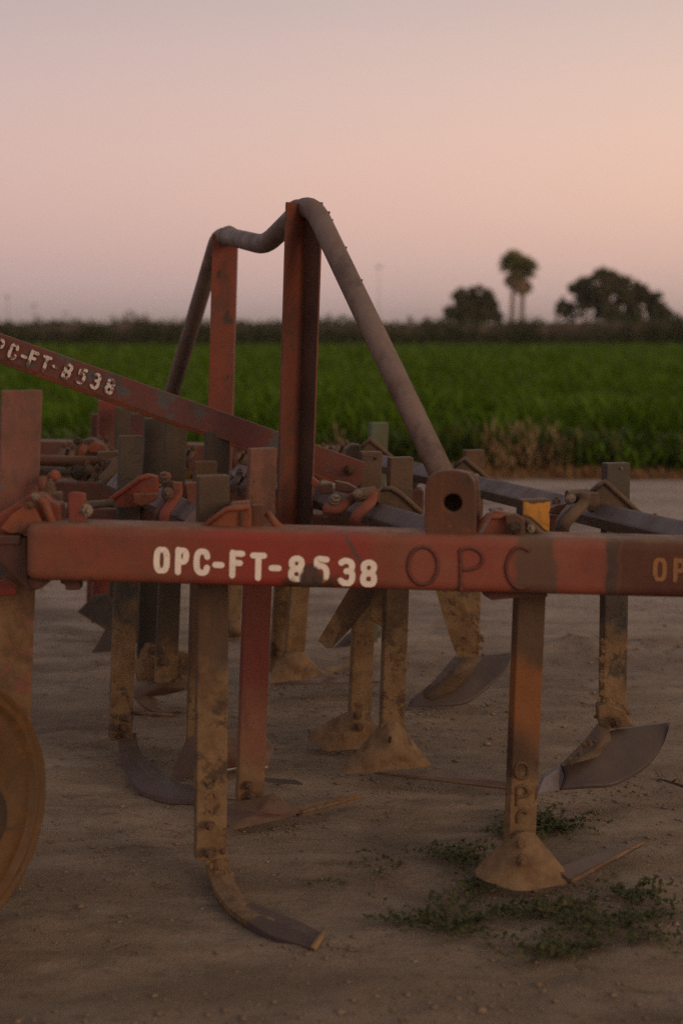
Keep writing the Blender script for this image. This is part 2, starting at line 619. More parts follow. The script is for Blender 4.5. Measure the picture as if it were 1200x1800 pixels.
M['wheel'] = worn('rusty_wheel_disc', (0.120, 0.058, 0.022), (0.075, 0.040, 0.018), chip=(0.055, 0.04, 0.028), chip_at=.60, chip_scale=10, rust=(0.165, 0.072, 0.02), rust_at=.55, film=.45, bump=.5, dust=(0.16, 0.098, 0.045), dust2=(0.09, 0.055, 0.025))
M['hub'] = worn('greasy_hub', (0.035, 0.028, 0.022), (0.025, 0.022, 0.02), film=.15, rust_at=.68)


def lettering_mat(name, col, wear_lo, wear_hi, under, rusty=False):
    t = NT(name)
    n = t.noise(75, 6, .62)
    base = t.mix(t.step(t.noise(30, 4), .3, .7), col, tuple(c * .86 for c in col))
    f = t.step(n, wear_lo, wear_hi)
    if rusty:                                     # the lower edge under the 85 has rusted through the paint
        x, y, z = t.xyz()
        zz = t.math('ADD', z, t.math('MULTIPLY', t.math('SUBTRACT', t.noise(45, 5), .5), .03))
        k = t.math('MULTIPLY', t.step(zz, .598, .606, 1, 0), t.math('MULTIPLY', t.step(x, -.105, -.09), t.step(x, -.01, .0, 1, 0)))
        base = t.mix(k, base, (0.30, 0.12, 0.03))
        g = t.math('ADD', t.math('POWER', t.math('SUBTRACT', x, -.053), 2.0), t.math('POWER', t.math('SUBTRACT', zz, .606), 2.0))
        base = t.mix(t.step(g, .00034, .00060, 1, 0), base, (0.07, 0.045, 0.04))
    base = t.mix(f, base, under)
    return t.done(base, .6, spec=.3)


M['white'] = lettering_mat('white_stencil_paint', (0.90, 0.84, 0.76), .66, .72, (0.22, 0.05, 0.04), True)
M['whiteworn'] = lettering_mat('worn_white_stencil_paint', (0.62, 0.57, 0.52), .50, .56, (0.16, 0.08, 0.075))
M['orangeletter'] = lettering_mat('faded_orange_stencil_paint', (0.30, 0.15, 0.065), .54, .70, (0.08, 0.028, 0.018))

# ------------------------------------------------------------------ ground
FIELD_Y = 10.35


def ground_z(x, y):
    x, y = np.asarray(x, float), np.asarray(y, float)
    near = np.clip((12 - y) / 8, 0, 1)
    z = .014 * fbm(x * .7, y * 2.2, 3, 3) + .007 * fbm(x * 2.2, y * 6, 11, 3) * near + .008 * fbm(x * 14, y * 22, 21, 4) * near
    rut = np.exp(-((y - 4.55 - .15 * np.sin(x * 1.3)) / .13) ** 2) * np.clip((x - .2) * 2, 0, 1)
    z += .035 * rut * (.6 + fbm(x * 9, y * 12, 77, 3))
    # mounded earth under the shanks on the right, faint ruts further back
    z += -.010
    far = np.clip((y - 30) / 60, 0, 1)
    return z * (1 - far)


def make_ground():
    t = NT('dirt')
    x, y, z = t.xyz()
    n1 = t.noise(1.1, 5, .6, stretch=(.5, 1.6, 1))
    n2 = t.noise(6, 7, .68, stretch=(.55, 1.5, 1))
    n3 = t.noise(38, 6, .72)
    soil = t.mix(t.step(n2, .32, .70), (0.280, 0.208, 0.146), (0.440, 0.345, 0.256))
    soil = t.mix(t.step(n1, .38, .66, 0, .55), soil, (0.195, 0.143, 0.102))
    road = t.mix(t.step(n2, .3, .72), (0.360, 0.286, 0.240), (0.510, 0.420, 0.362))
    road = t.mix(t.step(n1, .50, .68, 0, .7), road, (0.135, 0.102, 0.084))
    yy = t.math('ADD', y, t.math('MULTIPLY', t.math('SUBTRACT', n1, .5), 2.4))
    base = t.mix(t.step(yy, 3.1, 7.0), soil, road)
    base = t.mix(t.step(n3, .57, .72, 0, .60), base, (0.085, 0.060, 0.044))
    base = t.mix(t.step(n3, .42, .28, 0, .40), base, (0.36, 0.29, 0.235))
    n4 = t.noise(150, 5, .75)
    base = t.mix(t.step(n4, .56, .70, 0, .60), base, (0.075, 0.052, 0.038))
    base = t.mix(t.step(n4, .42, .30, 0, .35), base, (0.40, 0.33, 0.27))
    n6 = t.noise(2.3, 5, .65, stretch=(.7, 1.2, 1), dist=.6)      # damp and oily stains, tyre-worn patches
    base = t.mix(t.step(n6, .54, .66, 0, .38), base, (0.110, 0.080, 0.058))
    n5 = t.noise(14, 6, .7, stretch=(.6, 1.3, 1))
    base = t.mix(t.step(n5, .56, .70, 0, .45), base, (0.100, 0.072, 0.052))
    fy = t.math('ADD', y, t.math('MULTIPLY', t.math('SUBTRACT', t.noise(1.5, 4), .5), .8))
    base = t.mix(t.step(fy, FIELD_Y - .35, FIELD_Y + .15), base, (0.220, 0.120, 0.060))
    base = t.mix(t.step(fy, FIELD_Y + .5, FIELD_Y + 1.4), base, (0.030, 0.048, 0.006))
    h = t.math('ADD', t.math('MULTIPLY', n4, .8), t.math('ADD', n3, t.math('MULTIPLY', n2, 1.5)))
    nrm = t.bump(h, .9, .016)
    mat = t.done(base, .95, nrm, spec=.15)

    def axis(lo, hi, step, far, grow=1.16):
        mid = list(np.arange(lo, hi, step))
        s, p, up = step, hi, []
        while p < far:
            up.append(p)
            s *= grow
            p += s
        up.append(far)
        s, p, dn = step, lo - step, []
        while p > -far:
            dn.append(p)
            s *= grow
            p -= s
        dn.append(-far)
        return np.array(dn[::-1] + mid + up)
    xs = axis(-2.2, 2.6, .02, 4000)
    ys = axis(1.4, 6.5, .02, 4500)
    X, Y = np.meshgrid(xs, ys)
    Z = ground_z(X, Y)
    V = np.stack([X.ravel(), Y.ravel(), Z.ravel()], 1)
    nx, ny = len(xs), len(ys)
    i = np.arange((nx - 1) * (ny - 1))
    a = (i // (nx - 1)) * nx + i % (nx - 1)
    Fc = np.stack([a, a + 1, a + nx + 1, a + nx], 1)
    g = np_mesh('ground', V, Fc, mat, smooth=True)
    tag(g, kind='structure')


make_ground()


# ------------------------------------------------------------------ the cultivator
cult = empty('cultivator', ROOT_LOC)
tag(cult, 'worn red steel field cultivator with stencilled bar and bent pipe mast on dirt', 'cultivator')
SHARED = {}


def bolt_mesh(kind):
    if kind in SHARED:
        return SHARED[kind]
    bm = bmesh.new()

    def disc(r, z0, z1, n, ch=0.0):
        a = [bm.verts.new((r * math.cos(2 * math.pi * k / n), r * math.sin(2 * math.pi * k / n), z0)) for k in range(n)]
        b = [bm.verts.new((r * (1 - ch) * math.cos(2 * math.pi * k / n), r * (1 - ch) * math.sin(2 * math.pi * k / n), z1)) for k in range(n)]
        for k in range(n):
            bm.faces.new((a[k], a[(k + 1) % n], b[(k + 1) % n], b[k]))
        bm.faces.new(b)
        bm.faces.new(a[::-1])
    disc(1.15, -.2, .14, 16)
    disc(1.0, .18, 1.0, 6)
    disc(.93, 1.0, 1.12, 6, .22)
    disc(.52, 1.12, 1.75, 12, .12)
    bmesh.ops.recalc_face_normals(bm, faces=bm.faces)
    me = bpy.data.meshes.new('bolt')
    bm.to_mesh(me)
    bm.free()
    me.materials.append(M[kind])
    SHARED[kind] = me
    return me


def bolt(p, r, axis=(0, -1, 0), parent=None, mat='bolt', name='bolt'):
    o = bpy.data.objects.new(name, bolt_mesh(mat))
    COL.objects.link(o)
    o.parent = parent or cult
    o.location = Vector(p) - ROOT_LOC
    o.rotation_mode = 'QUATERNION'
    o.rotation_quaternion = Vector(axis).normalized().to_track_quat('Z', 'Y')
    o.scale = (r, r, r)
    return o


YAW = math.radians(17)
NRM = Vector((math.sin(YAW), -math.cos(YAW), 0))
UX = Vector((math.cos(YAW), math.sin(YAW), 0))


def shank(top, bot, wpx, Y, mat, t=.028, yaw=None, Yb=None, name='shank', label=None, taper=1.0):
    ux, nr = (UX, NRM) if yaw is None else (Vector((math.cos(yaw), math.sin(yaw), 0)), Vector((math.sin(yaw), -math.cos(yaw), 0)))
    w = wpx * PXM(Y) / 1.0
    T, B = W(top[0], top[1], Y), Wg(bot[0], bot[1], Yb or Y)
    wb = w * taper
    c = [B - ux * wb / 2, B + ux * wb / 2, B + ux * wb / 2 - nr * t, B - ux * wb / 2 - nr * t,
         T - ux * w / 2, T + ux * w / 2, T + ux * w / 2 - nr * t, T - ux * w / 2 - nr * t]
    bm = bm_hexa(c, .0035, 2)
    return obj(name, bm, M[mat], cult, label=label)


def on_shank(px, py, Y, off=.004):
    return W(px, py, Y) + NRM * off


# --- front bar, Y = 2.50 front face, 102 mm square with rounded end
YB = 2.50


def square_bar(name, l_top, l_bot, r_top, r_bot, Y, depth, mat, r=.012, seg=4, ext=1.0):
    lt, lb, rt, rb = W(*l_top, Y), W(*l_bot, Y), W(*r_top, Y), W(*r_bot, Y)
    rt, rb = lt + (rt - lt) * ext, lb + (rb - lb) * ext
    d = Vector((0, depth, 0))
    bm = bm_hexa([lb, rb, rb + d, lb + d, lt, rt, rt + d, lt + d], r, seg)
    return obj(name, bm, M[mat], cult, smooth=False)


front = square_bar('front_bar', (45, 920.5), (45, 1021.5), (1200, 951.5), (1200, 1052.5), YB, .10, 'bar', r=.020, ext=1.45)
for p in front.data.polygons:
    p.use_smooth = True
wn_ = front.modifiers.new('wn', 'WEIGHTED_NORMAL')

# --- stencil lettering on the bar
ST = {
    'O': [[(.34, .02), (.16, .08), (.03, .28), (.03, .72), (.16, .92), (.34, .98)], [(.66, .02), (.84, .08), (.98, .28), (.98, .72), (.84, .92), (.66, .98)]],
    'P': [[(.12, .0), (.12, 1.0)], [(.46, .97), (.78, .95), (.96, .82), (.96, .64), (.80, .50), (.46, .46)]],
    'C': [[(.48, .02), (.22, .08), (.04, .28), (.04, .72), (.22, .93), (.48, .98)], [(.68, .97), (.88, .90), (.98, .74)], [(.68, .03), (.88, .10), (.98, .26)]],
    '-': [[(.0, .5), (1., .5)]],
    'F': [[(.12, .0), (.12, 1.)], [(.12, .96), (1., .96)], [(.3, .55), (.80, .55)]],
    'T': [[(.0, .95), (1., .95)], [(.5, .0), (.5, .95)]],
    '8': [[(.42, .97), (.12, .88), (.06, .72), (.18, .58), (.40, .50)], [(.62, .97), (.90, .88), (.95, .72), (.82, .58), (.62, .50)],
          [(.40, .50), (.10, .40), (.03, .22), (.14, .07), (.42, .02)], [(.62, .50), (.92, .40), (.98, .22), (.88, .07), (.62, .02)]],
    '5': [[(.95, .95), (.16, .95), (.14, .60)], [(.14, .60), (.50, .66), (.86, .55), (.96, .34), (.84, .10), (.60, .02)], [(.40, .02), (.06, .10)]],
    '3': [[(.08, .88), (.34, .97)], [(.52, .97), (.84, .90), (.94, .74), (.82, .57), (.50, .52)], [(.82, .57), (.97, .38), (.94, .16), (.74, .03), (.52, .02)], [(.34, .02), (.06, .12)]],
}


def stroke(bm, pts3, w, nrm, proud=.0008):
    """flat ribbon with round ends along points lying in a plane with normal nrm"""
    nrm = Vector(nrm).normalized()
    P = [Vector(p) + nrm * proud for p in pts3]
    Ls, Rs = [], []
    for i, p in enumerate(P):
        t = (P[min(i + 1, len(P) - 1)] - P[max(i - 1, 0)]).normalized()
        s = nrm.cross(t) * (w / 2)
        Ls.append(p + s)
        Rs.append(p - s)
    # soft rounded ends
    def cap(p, d):
        d = d.normalized()
        s = nrm.cross(d)
        return [p + (s * math.cos(a) + d * math.sin(a)) * w / 2 for a in np.linspace(0, math.pi, 6)[1:-1]]
    endc = cap(P[-1], P[-1] - P[-2])
    stac = cap(P[0], P[0] - P[1])
    vL = [bm.verts.new(p) for p in Ls]
    vR = [bm.verts.new(p) for p in Rs]
    for i in range(len(P) - 1):
        bm.faces.new((vL[i], vR[i], vR[i + 1], vL[i + 1]))
    bm.faces.new([vL[-1]] + [bm.verts.new(p) for p in endc] + [vR[-1]])
    bm.faces.new([vR[0]] + [bm.verts.new(p) for p in stac] + [vL[0]])


def letters(name, items, Y, wpx, mat, slant=(0.0, 0.0), parent=None, normal=(0, -1, 0)):
    """items: (char, x0, x1, ytop, ybot) in photo pixels on the plane Y"""
    for n, it in enumerate(items):
        ch, x0, x1, yt, yb = it
        bm = bmesh.new()
        k = 0
        for s in ST[ch]:
            h = wpx / 2
            pts = []
            for (u, v) in s:
                px = x0 + h + u * (x1 - x0 - 2 * h)
                py = yb - h - v * (yb - yt - 2 * h)
                cx, cy = px - (x0 + x1) / 2, py - (yt + yb) / 2
                ca, sa = math.cos(slant[0]), math.sin(slant[0])
                px, py = (x0 + x1) / 2 + cx * ca - cy * sa, (yt + yb) / 2 + cx * sa + cy * ca
                pts.append(W(px, py, Y))
            if len(pts) > 2:
                pts = smooth_path(pts, 4)
            stroke(bm, pts, wpx * PXM(Y), normal, .0009 + .00012 * k)
            k += 1
        obj(name, bm, M[mat], parent)


letters('letter', [('O', 270, 299, 960, 1009), ('P', 306, 333, 961, 1011), ('C', 340, 370, 963, 1013), ('-', 373, 395, 988, 998), ('F', 401, 431, 966, 1017),
                   ('T', 439, 469, 969, 1021), ('-', 472, 495, 993, 1004), ('8', 506, 536, 975, 1024), ('5', 549, 580, 976, 1026), ('3', 592, 625, 979, 1031), ('8', 632, 663, 982, 1033)],
        YB, 10.8, 'white', (math.radians(1.5), 0), front)
letters('letter', [('O', 1146, 1171, 979, 1023), ('P', 1180, 1205, 980, 1024), ('C', 1213, 1240, 981, 1025)], YB, 8, 'orangeletter', (math.radians(1.5), 0), front)

# --- weld-bead letters O P C
def weld(px_pts, Y, r, mat, parent, closed=False, name='weld_letter', into=None):
    pts = [W(x, y, Y) for x, y in px_pts]
    p = smooth_path(pts + ([pts[0]] if closed else []), 6)
    rr = [r * (1 + .07 * math.sin(i * 1.9)) for i in range(len(p))]
    return bm_tube(p, rr, 8, True, into)


M['weld'] = worn('weld_bead', (0.125, 0.036, 0.030), (0.095, 0.034, 0.028), chip_at=.75, film=.1, rust=(0.08, 0.03, 0.02), rust_at=.55, bump=.6)
bo = weld([(743 + 26 * math.sin(a), 994 - 33 * math.cos(a) * (1 if abs(math.cos(a)) < 9 else 1)) for a in np.linspace(0, 2 * math.pi, 15)[:-1]], YB, .0038, 'weld', front, True)
obj('weld_letter', bo, M['weld'], front, smooth=True)
bp = weld([(808, 966), (809, 990), (809, 1015), (810, 1040)], YB, .0038, 'weld', front)
bp = weld([(808, 967), (825, 963), (842, 970), (848, 983), (840, 996), (824, 1001), (810, 1000)], YB, .0038, 'weld', front, into=bp)
obj('weld_letter', bp, M['weld'], front, smooth=True)
bc = weld([(930, 968), (912, 961), (897, 972), (889, 998), (896, 1022), (912, 1034), (930, 1030)], YB, .0038, 'weld', front)
obj('weld_letter', bc, M['weld'], front, smooth=True)

# --- second, third and rear frame bars (same height, further back)
square_bar('frame_bar', (-160, 884), (-160, 962), (800, 911), (800, 988), 3.38, .10, 'maroon', .008, 3)
square_bar('frame_bar', (-80, 842), (-80, 906), (745, 862), (745, 926), 3.95, .10, 'maroon', .008, 3)
square_bar('frame_bar', (-60, 772), (-60, 818), (640, 788), (640, 834), 5.30, .10, 'maroon', .008, 3)
# dark cross pipe
obj('cross_pipe', bm_tube([W(-60, 806, 4.05), W(186, 812, 4.05)], .016, 14), M['rust'], cult, smooth=True)

# --- diamond toolbars running diagonally from far left to near right
def toolbar(p0, p1, side=.040):
    bm = bmesh.new()
    a, b = Vector(p0), Vector(p1)
    t = (b - a).normalized()
    s = t.cross(Vector((0, 0, 1))).normalized()
    u = s.cross(t)
    r = side * .7071
    prof = []
    for k in range(4):                        # rounded diamond
        ang = k * math.pi / 2
        for da in (-.16, 0, .16):
            prof.append((math.cos(ang + da) * r * (1.0 if da == 0 else .93), math.sin(ang + da) * r * (1.0 if da == 0 else .93)))
    A = [bm.verts.new(a + s * x + u * y) for x, y in prof]
    B = [bm.verts.new(b + s * x + u * y) for x, y in prof]
    n = len(prof)
    for i in range(n):
        bm.faces.new((A[i], A[(i + 1) % n], B[(i + 1) % n], B[i]))
    bm.faces.new(A[::-1])
    bm.faces.new(B)
    return obj('diamond_toolbar', bm, M['toolbar'], cult)


ZB = .655
TA = toolbar(G(196, 845, ZB), G(352, 914, ZB), .046)
TB = toolbar(G(420, 834, ZB), G(800, 947, ZB))
TC = toolbar(G(655, 812, ZB), G(1330, 972, ZB - .006))

# --- mast: two angle posts and one long bent pipe
def angle_post(name, top, bot, Y, left, right, leg_t, mat, opening):
    """angle iron seen along its length; opening=True shows the inside of the V to the camera"""
    T, B = W(*top, Y), W(*bot, Y)
    up = (T - B)
    bm = bmesh.new()
    l, r = left * PXM(Y), right * PXM(Y)
    dl = .050
    if opening:
        prof = [(-l, 0), (0, dl), (r, .004), (r + .004, .010), (0, dl + .010), (-l - .005, .008)]
    else:
        prof = [(-l, .0), (r, .006), (r, .06), (r - .008, .06), (r - .008, .014), (-l, .008)]
    A = [bm.verts.new(B + Vector((x, y, 0))) for x, y in prof]
    C_ = [bm.verts.new(T + Vector((x, y, 0))) for x, y in prof]
    n = len(prof)
    for i in range(n):
        bm.faces.new((A[i], A[(i + 1) % n], C_[(i + 1) % n], C_[i]))
    bm.faces.new(A[::-1])
    bm.faces.new(C_)
    bmesh.ops.recalc_face_normals(bm, faces=bm.faces)
    bev(bm, .0016, 2, [e for e in bm.edges if abs((e.verts[0].co - e.verts[1].co).normalized().z) > .9])
    return obj(name, bm, M[mat], cult)


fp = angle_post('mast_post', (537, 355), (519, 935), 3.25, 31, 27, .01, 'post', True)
M['postshade'] = worn('shaded_post_flange', (0.085, 0.040, 0.032), (0.055, 0.034, 0.032), chip=(0.15, 0.055, 0.035), chip_at=.66, film=.12, rust_at=.6)
fp.data.materials.append(M['postshade'])       # darker colour paints in the shade on the right-hand flange's left-facing side
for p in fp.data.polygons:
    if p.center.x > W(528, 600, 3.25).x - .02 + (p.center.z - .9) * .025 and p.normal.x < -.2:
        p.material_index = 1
angle_post('mast_post', (395, 411), (383, 870), 4.08, 21, 21, .01, 'post', False)
pp = [W(782, 846, 2.74), W(546, 352, 3.275), W(497, 402, 3.43), W(466, 431, 3.60), W(395, 414, 4.08), W(383, 420, 4.15), W(296, 712, 4.75)]
pipe_path = fillet_path(pp, [.075, .09, .10, .05, .04], 8)
obj('mast_pipe', bm_tube(pipe_path, .0245, 22), M['pipe'], cult, smooth=True)

def weld_ring(c, axis, r, rb, parent, seed):
    rr = random.Random(seed)
    ax = Vector(axis).normalized()
    e1 = ax.orthogonal().normalized()
    e2 = ax.cross(e1)
    pts = [Vector(c) + (e1 * math.cos(a) + e2 * math.sin(a)) * r for a in np.linspace(0, 2 * math.pi, 26)]
    obj('weld_bead', bm_tube(pts, [rb * rr.uniform(.7, 1.3) for _ in pts], 6), M['pipe'], parent, smooth=True)


pipe_o = bpy.data.objects['mast_pipe']
weld_ring(W(523, 372, 3.33), Vector(pp[2]) - Vector(pp[1]), .0250, .0045, pipe_o, 1)
weld_ring(W(402, 415, 4.04), Vector(pp[4]) - Vector(pp[3]), .0250, .0045, pipe_o, 2)
a_, b_ = Vector(pp[1]), Vector(pp[0])
for t_, k_ in ((.07, .9), (.10, .6), (.21, .8), (.335, .7)):    # weld spatter down the outer edge
    c_ = a_.lerp(b_, t_) + Vector((.0225, -.003, .010))
    sb = bmesh.new()
    bmesh.ops.create_icosphere(sb, subdivisions=1, radius=.0042 * k_)
    bmesh.ops.translate(sb, verts=sb.verts, vec=c_)
    obj('weld_spatter', sb, M['pipe'], pipe_o, smooth=True)

# --- pin lug on top of the bar
def plate_with_hole(outline, hole_c, hole_r, depth, Y):
    bm = bmesh.new()
    n = 40
    cx, cy = hole_c
    # resample outline by angle
    O = []
    m = len(outline)
    for k in range(n):
        a = 2 * math.pi * k / n
        dx, dy = math.cos(a), math.sin(a)
        best = None
        for i in range(m):
            (x1, y1), (x2, y2) = outline[i], outline[(i + 1) % m]
            ex, ey = x2 - x1, y2 - y1
            den = dx * ey - dy * ex
            if abs(den) < 1e-9:
                continue
            s = ((x1 - cx) * ey - (y1 - cy) * ex) / den
            u = ((x1 - cx) * dy - (y1 - cy) * dx) / den
            if s > 0 and -1e-6 <= u <= 1 + 1e-6 and (best is None or s < best):
                best = s
        O.append((cx + dx * best, cy + dy * best))
    H = [(cx + hole_r * math.cos(2 * math.pi * k / n), cy + hole_r * math.sin(2 * math.pi * k / n)) for k in range(n)]
    d = Vector(depth)
    of = [bm.verts.new(W(x, y, Y)) for x, y in O]
    hf = [bm.verts.new(W(x, y, Y)) for x, y in H]
    ob = [bm.verts.new(v.co + d) for v in of]
    hb = [bm.verts.new(v.co + d) for v in hf]
    outer = []
    for k in range(n):
        j = (k + 1) % n
        bm.faces.new((of[k], of[j], hf[j], hf[k]))
        bm.faces.new((ob[j], ob[k], hb[k], hb[j]))
        bm.faces.new((of[j], of[k], ob[k], ob[j]))
        bm.faces.new((hf[k], hf[j], hb[j], hb[k]))
    bmesh.ops.recalc_face_normals(bm, faces=bm.faces)
    es = [e for e in bm.edges if (e.verts[0] in of and e.verts[1] in of) or (e.verts[0] in hf and e.verts[1] in hf)]
    bev(bm, .003, 2, es)
    return bm


lug = [(746, 943), (745, 880), (746, 856), (752, 840), (764, 830), (782, 826), (803, 827), (822, 831), (833, 845), (836, 862), (836, 900), (836, 946)]
obj('pin_lug', plate_with_hole(lug, (795, 884), 16.5, (.004, .028, 0), 2.515), M['rust'], cult)
lug2 = [(x + 6, y) for x, y in lug]
obj('pin_lug', bm_prism([W(x, y, 2.59) for x, y in lug2], (.004, .022, 0), .003), M['rust'], cult)
obj('bushing', bm_tube([W(797, 884, 2.535), W(799, 883, 2.592)], .0165, 24, False), M['rust'], cult, smooth=True)

# --- brace straps with stencil (twin flat bars bolted at the lower right end)
YS = 3.40
sp = [(-140, 536), (628, 808), (640, 813), (641, 822), (632, 853), (626, 857), (-140, 580)]
strap = obj('brace_strap', bm_prism([W(x, y, YS - (x - 300) * .00002) for x, y in sp], (0, .010, 0), .0015), M['strap'], cult, label='red strap with peeling white stencil lettering')
sp2 = [(-140, 548), (560, 793), (600, 812), (596, 852), (-140, 589)]
obj('brace_strap', bm_prism([W(x, y, 3.53) for x, y in sp2], (0, .010, 0), .0015), M['orange'], cult, label='orange inner strap behind the stencilled one')
bolt(W(615, 826, YS - .008), .0115, (0.1, -1, .05), strap, 'rust')
sl = math.radians(20)
its = []
for ch, cx, cy in (('O', -26, 600), ('P', -1, 609), ('C', 24, 618), ('-', 43, 627), ('F', 58, 631), ('T', 81, 639), ('-', 98, 645), ('8', 119, 653), ('5', 144, 661), ('3', 169, 670), ('8', 194, 679)):
    hw, hh = (8.5, 15.5) if ch != '-' else (6, 3)
    its.append((ch, cx - hw, cx + hw, cy - hh, cy + hh))
letters('letter', its, YS - .0015, 5.6, 'whiteworn', (sl, 0), strap)

M['shankblack'] = worn('black_oily_shank', (0.052, 0.042, 0.032), (0.030, 0.029, 0.026), chip=(0.10, 0.060, 0.035), chip_at=.66, chip_scale=24, rust=(0.12, 0.055, 0.028), rust_at=.62, dust_z=.13, film=.10, bump=.6, settle=.3)
M['darksteel'] = worn('dark_greasy_steel', (0.048, 0.040, 0.035), (0.032, 0.029, 0.027), chip=(0.11, 0.065, 0.04), chip_at=.66, chip_scale=30, film=.15, bump=.6, settle=.3)
# --- shanks.  (top px), (bottom px), width px, depth
S1 = shank((40, 686), (12, 1560), 70, 2.72, 'postdirt', label='wide wheel post at the left end, red above and brown with soil below', taper=.86)
S2 = shank((377, 836), (372, 1512), 56, 2.635, 'shank')
S16 = shank((942, 878), (917, 1500), 53, 2.625, 'shankrust', label='shank with yellow painted top and orange rust')
S4 = shank((464, 788), (441, 1412), 49, 3.02, 'shankred', label='red painted shank')
S3 = shank((384, 759), (368, 1290), 43, 3.40, 'shankblack')
S10 = shank((363, 811), (349, 1320), 40, 3.30, 'shankrust')
S5 = shank((232, 766), (213, 1302), 41, 3.36, 'shankdark')
S6 = shank((273, 735), (259, 1165), 35, 3.98, 'shankblack')
S7 = shank((311, 733), (293, 1200), 39, 3.86, 'shankblack')
S8 = shank((190, 704), (176, 1095), 30, 4.85, 'redbright', label='bright red rear shank')
shank((169, 728), (160, 1080), 14, 4.95, 'maroon')
shank((220, 716), (206, 1100), 30, 4.75, 'shankblack')
shank((245, 727), (232, 1130), 26, 4.5, 'maroon')
S11 = shank((654, 794), (634, 1262), 39, 3.48, 'shank')
S12 = shank((707, 804), (691, 1292), 43, 3.22, 'shank')
S13 = shank((668, 743), (648, 1130), 33, 4.45, 'green', label='rear shank with green painted top')
S14 = shank((835, 791), (826, 1150), 36, 3.98, 'shank')
S15 = shank((1087, 814), (1080, 1275), 46, 3.12, 'shankdark')
shank((512, 840), (489, 1182), 30, 4.20, 'shank')
shank((542, 860), (518, 1170), 34, 4.10, 'shank')
shank((425, 850), (411, 1122), 24, 4.9, 'shank')

# yellow paint at the top of the front right shank: a thin painted coat proud of the steel
yp = [(919, 883), (926, 882), (930, 885), (938, 886), (944, 884), (955, 884), (960, 882), (966, 882), (965, 898), (963, 902), (965, 910), (964, 934), (957, 931), (932, 908), (918, 904)]
obj('paint_coat', bm_prism([on_shank(x, y, 2.625 + (x - 942) * PXM(2.6) * math.tan(YAW), .001) for x, y in yp], (0, .003, 0), 0), M['yellow'], S16)
# hole drilled through / bolts in the upper ends
for (x, y, Y) in ((660, 806, 3.48), (1091, 823, 3.12)):
    bolt(on_shank(x, y, Y, .0), .0030, NRM, None, 'zinc' if x > 1000 else 'hub')
for (x, y, Y, r) in ((437, 1380, 3.01, .009), (441, 1398, 3.01, .010), (268, 1143, 3.965, .010), (289, 1163, 3.85, .011), (367, 1450, 2.62, .008), (366, 1498, 2.62, .009),
                     (391, 1495, 2.62, .006), (518, 1158, 4.08, .009), (503, 1148, 4.1, .008), (226, 1262, 3.35, .010), (224, 1292, 3.35, .009),
                     (218, 1278, 3.35, .008)):
    bolt(on_shank(x, y, Y, .004), r, NRM)
# square hole in the near shank
obj('slot', bm_box(on_shank(371, 1448, 2.635, .0005), UX, NRM, (0, 0, 1), .011, .002, .008, 0), M['hub'], S2)

# weld letters O P C down the right shank, and faint ones on the left one
def shank_weld(paths, Y, xc, r, parent, mat):
    for pth in paths:
        pts = [on_shank(x, y, Y + (x - xc(y)) * PXM(Y) * math.tan(YAW), .0012) for x, y in pth]
        p = smooth_path(pts, 5)
        obj('weld_letter', bm_tube(p, [r * (1 + .2 * math.sin(i * 2.1)) for i in range(len(p))], 6), M[mat], parent, smooth=True)


M['weldtan'] = worn('dusty_weld_bead', (0.11, 0.062, 0.034), (0.08, 0.046, 0.028), chip_at=.8, film=.4, bump=.6)
shank_weld([[(904, 1354), (908, 1343), (917, 1341), (925, 1345), (927, 1355), (924, 1365), (915, 1368), (906, 1364), (904, 1354)],
            [(907, 1416), (907, 1400), (908, 1384), (918, 1382), (926, 1388), (925, 1396), (917, 1400), (908, 1401)],
            [(908, 1446), (908, 1434), (912, 1427), (919, 1425), (925, 1430)]], 2.625, lambda y: 942 - 25 * (y - 878) / 622, .0032, S16, 'weldtan')
shank_weld([[(363, 1373), (364, 1382), (371, 1385), (377, 1380), (377, 1370)], [(362, 1404), (369, 1396), (376, 1392), (378, 1402)], [(359, 1430), (366, 1423), (374, 1431), (380, 1424)]],
           2.635, lambda y: 377 - 5 * (y - 836) / 676, .0019, S2, 'shank')

M['fan_edge'] = worn('tan_worn_edge', (0.33, 0.215, 0.095), (0.27, 0.17, 0.075), film=.2)
# --- ground tools
BACK = Vector((0, .010, 0))


def chisel(L, R, mat='steel', parent=None, th=.012):
    l = [Wg(*p) for p in L]
    r = [Wg(*p) for p in R]
    return obj('chisel_point', bm_ribbon(l, r, th, bow=.004), M[mat], parent or cult, smooth=False)


# near left spike
chisel([(349, 1490, 2.66), (362, 1522, 2.650), (378, 1562, 2.60), (410, 1602, 2.53), (470, 1638, 2.47)],
       [(396, 1490, 2.66), (405, 1522, 2.650), (416, 1556, 2.61), (440, 1584, 2.55), (492, 1608, 2.50)], 'sweep')
chisel([(418, 1607, 2.512), (470, 1641, 2.455), (510, 1655, 2.43), (551, 1668, 2.41)],
       [(443, 1585, 2.54), (492, 1606, 2.49), (530, 1622, 2.46), (567, 1640, 2.435)], 'steel', th=.014)
obj('worn_tip', bm_tube([Wg(551, 1667, 2.408), Wg(567, 1641, 2.432)], .006, 8), M['fan_edge'], cult, smooth=True)
M['spike'] = worn('purple_grey_spike_steel', (0.112, 0.090, 0.098), (0.088, 0.070, 0.076), chip=(0.05, 0.04, 0.04), chip_at=.75, rust=(0.10, 0.055, 0.04), rust_at=.66, film=.08, rough=.48, bump=.12, settle=.1)
# mid left curved spike
chisel([(206, 1288, 3.40), (210, 1320, 3.38), (222, 1354, 3.33), (248, 1388, 3.26), (295, 1403, 3.20), (352, 1405, 3.16)],
       [(238, 1288, 3.40), (246, 1318, 3.39), (262, 1342, 3.36), (285, 1362, 3.31), (315, 1376, 3.27), (352, 1383, 3.22)], 'spike')

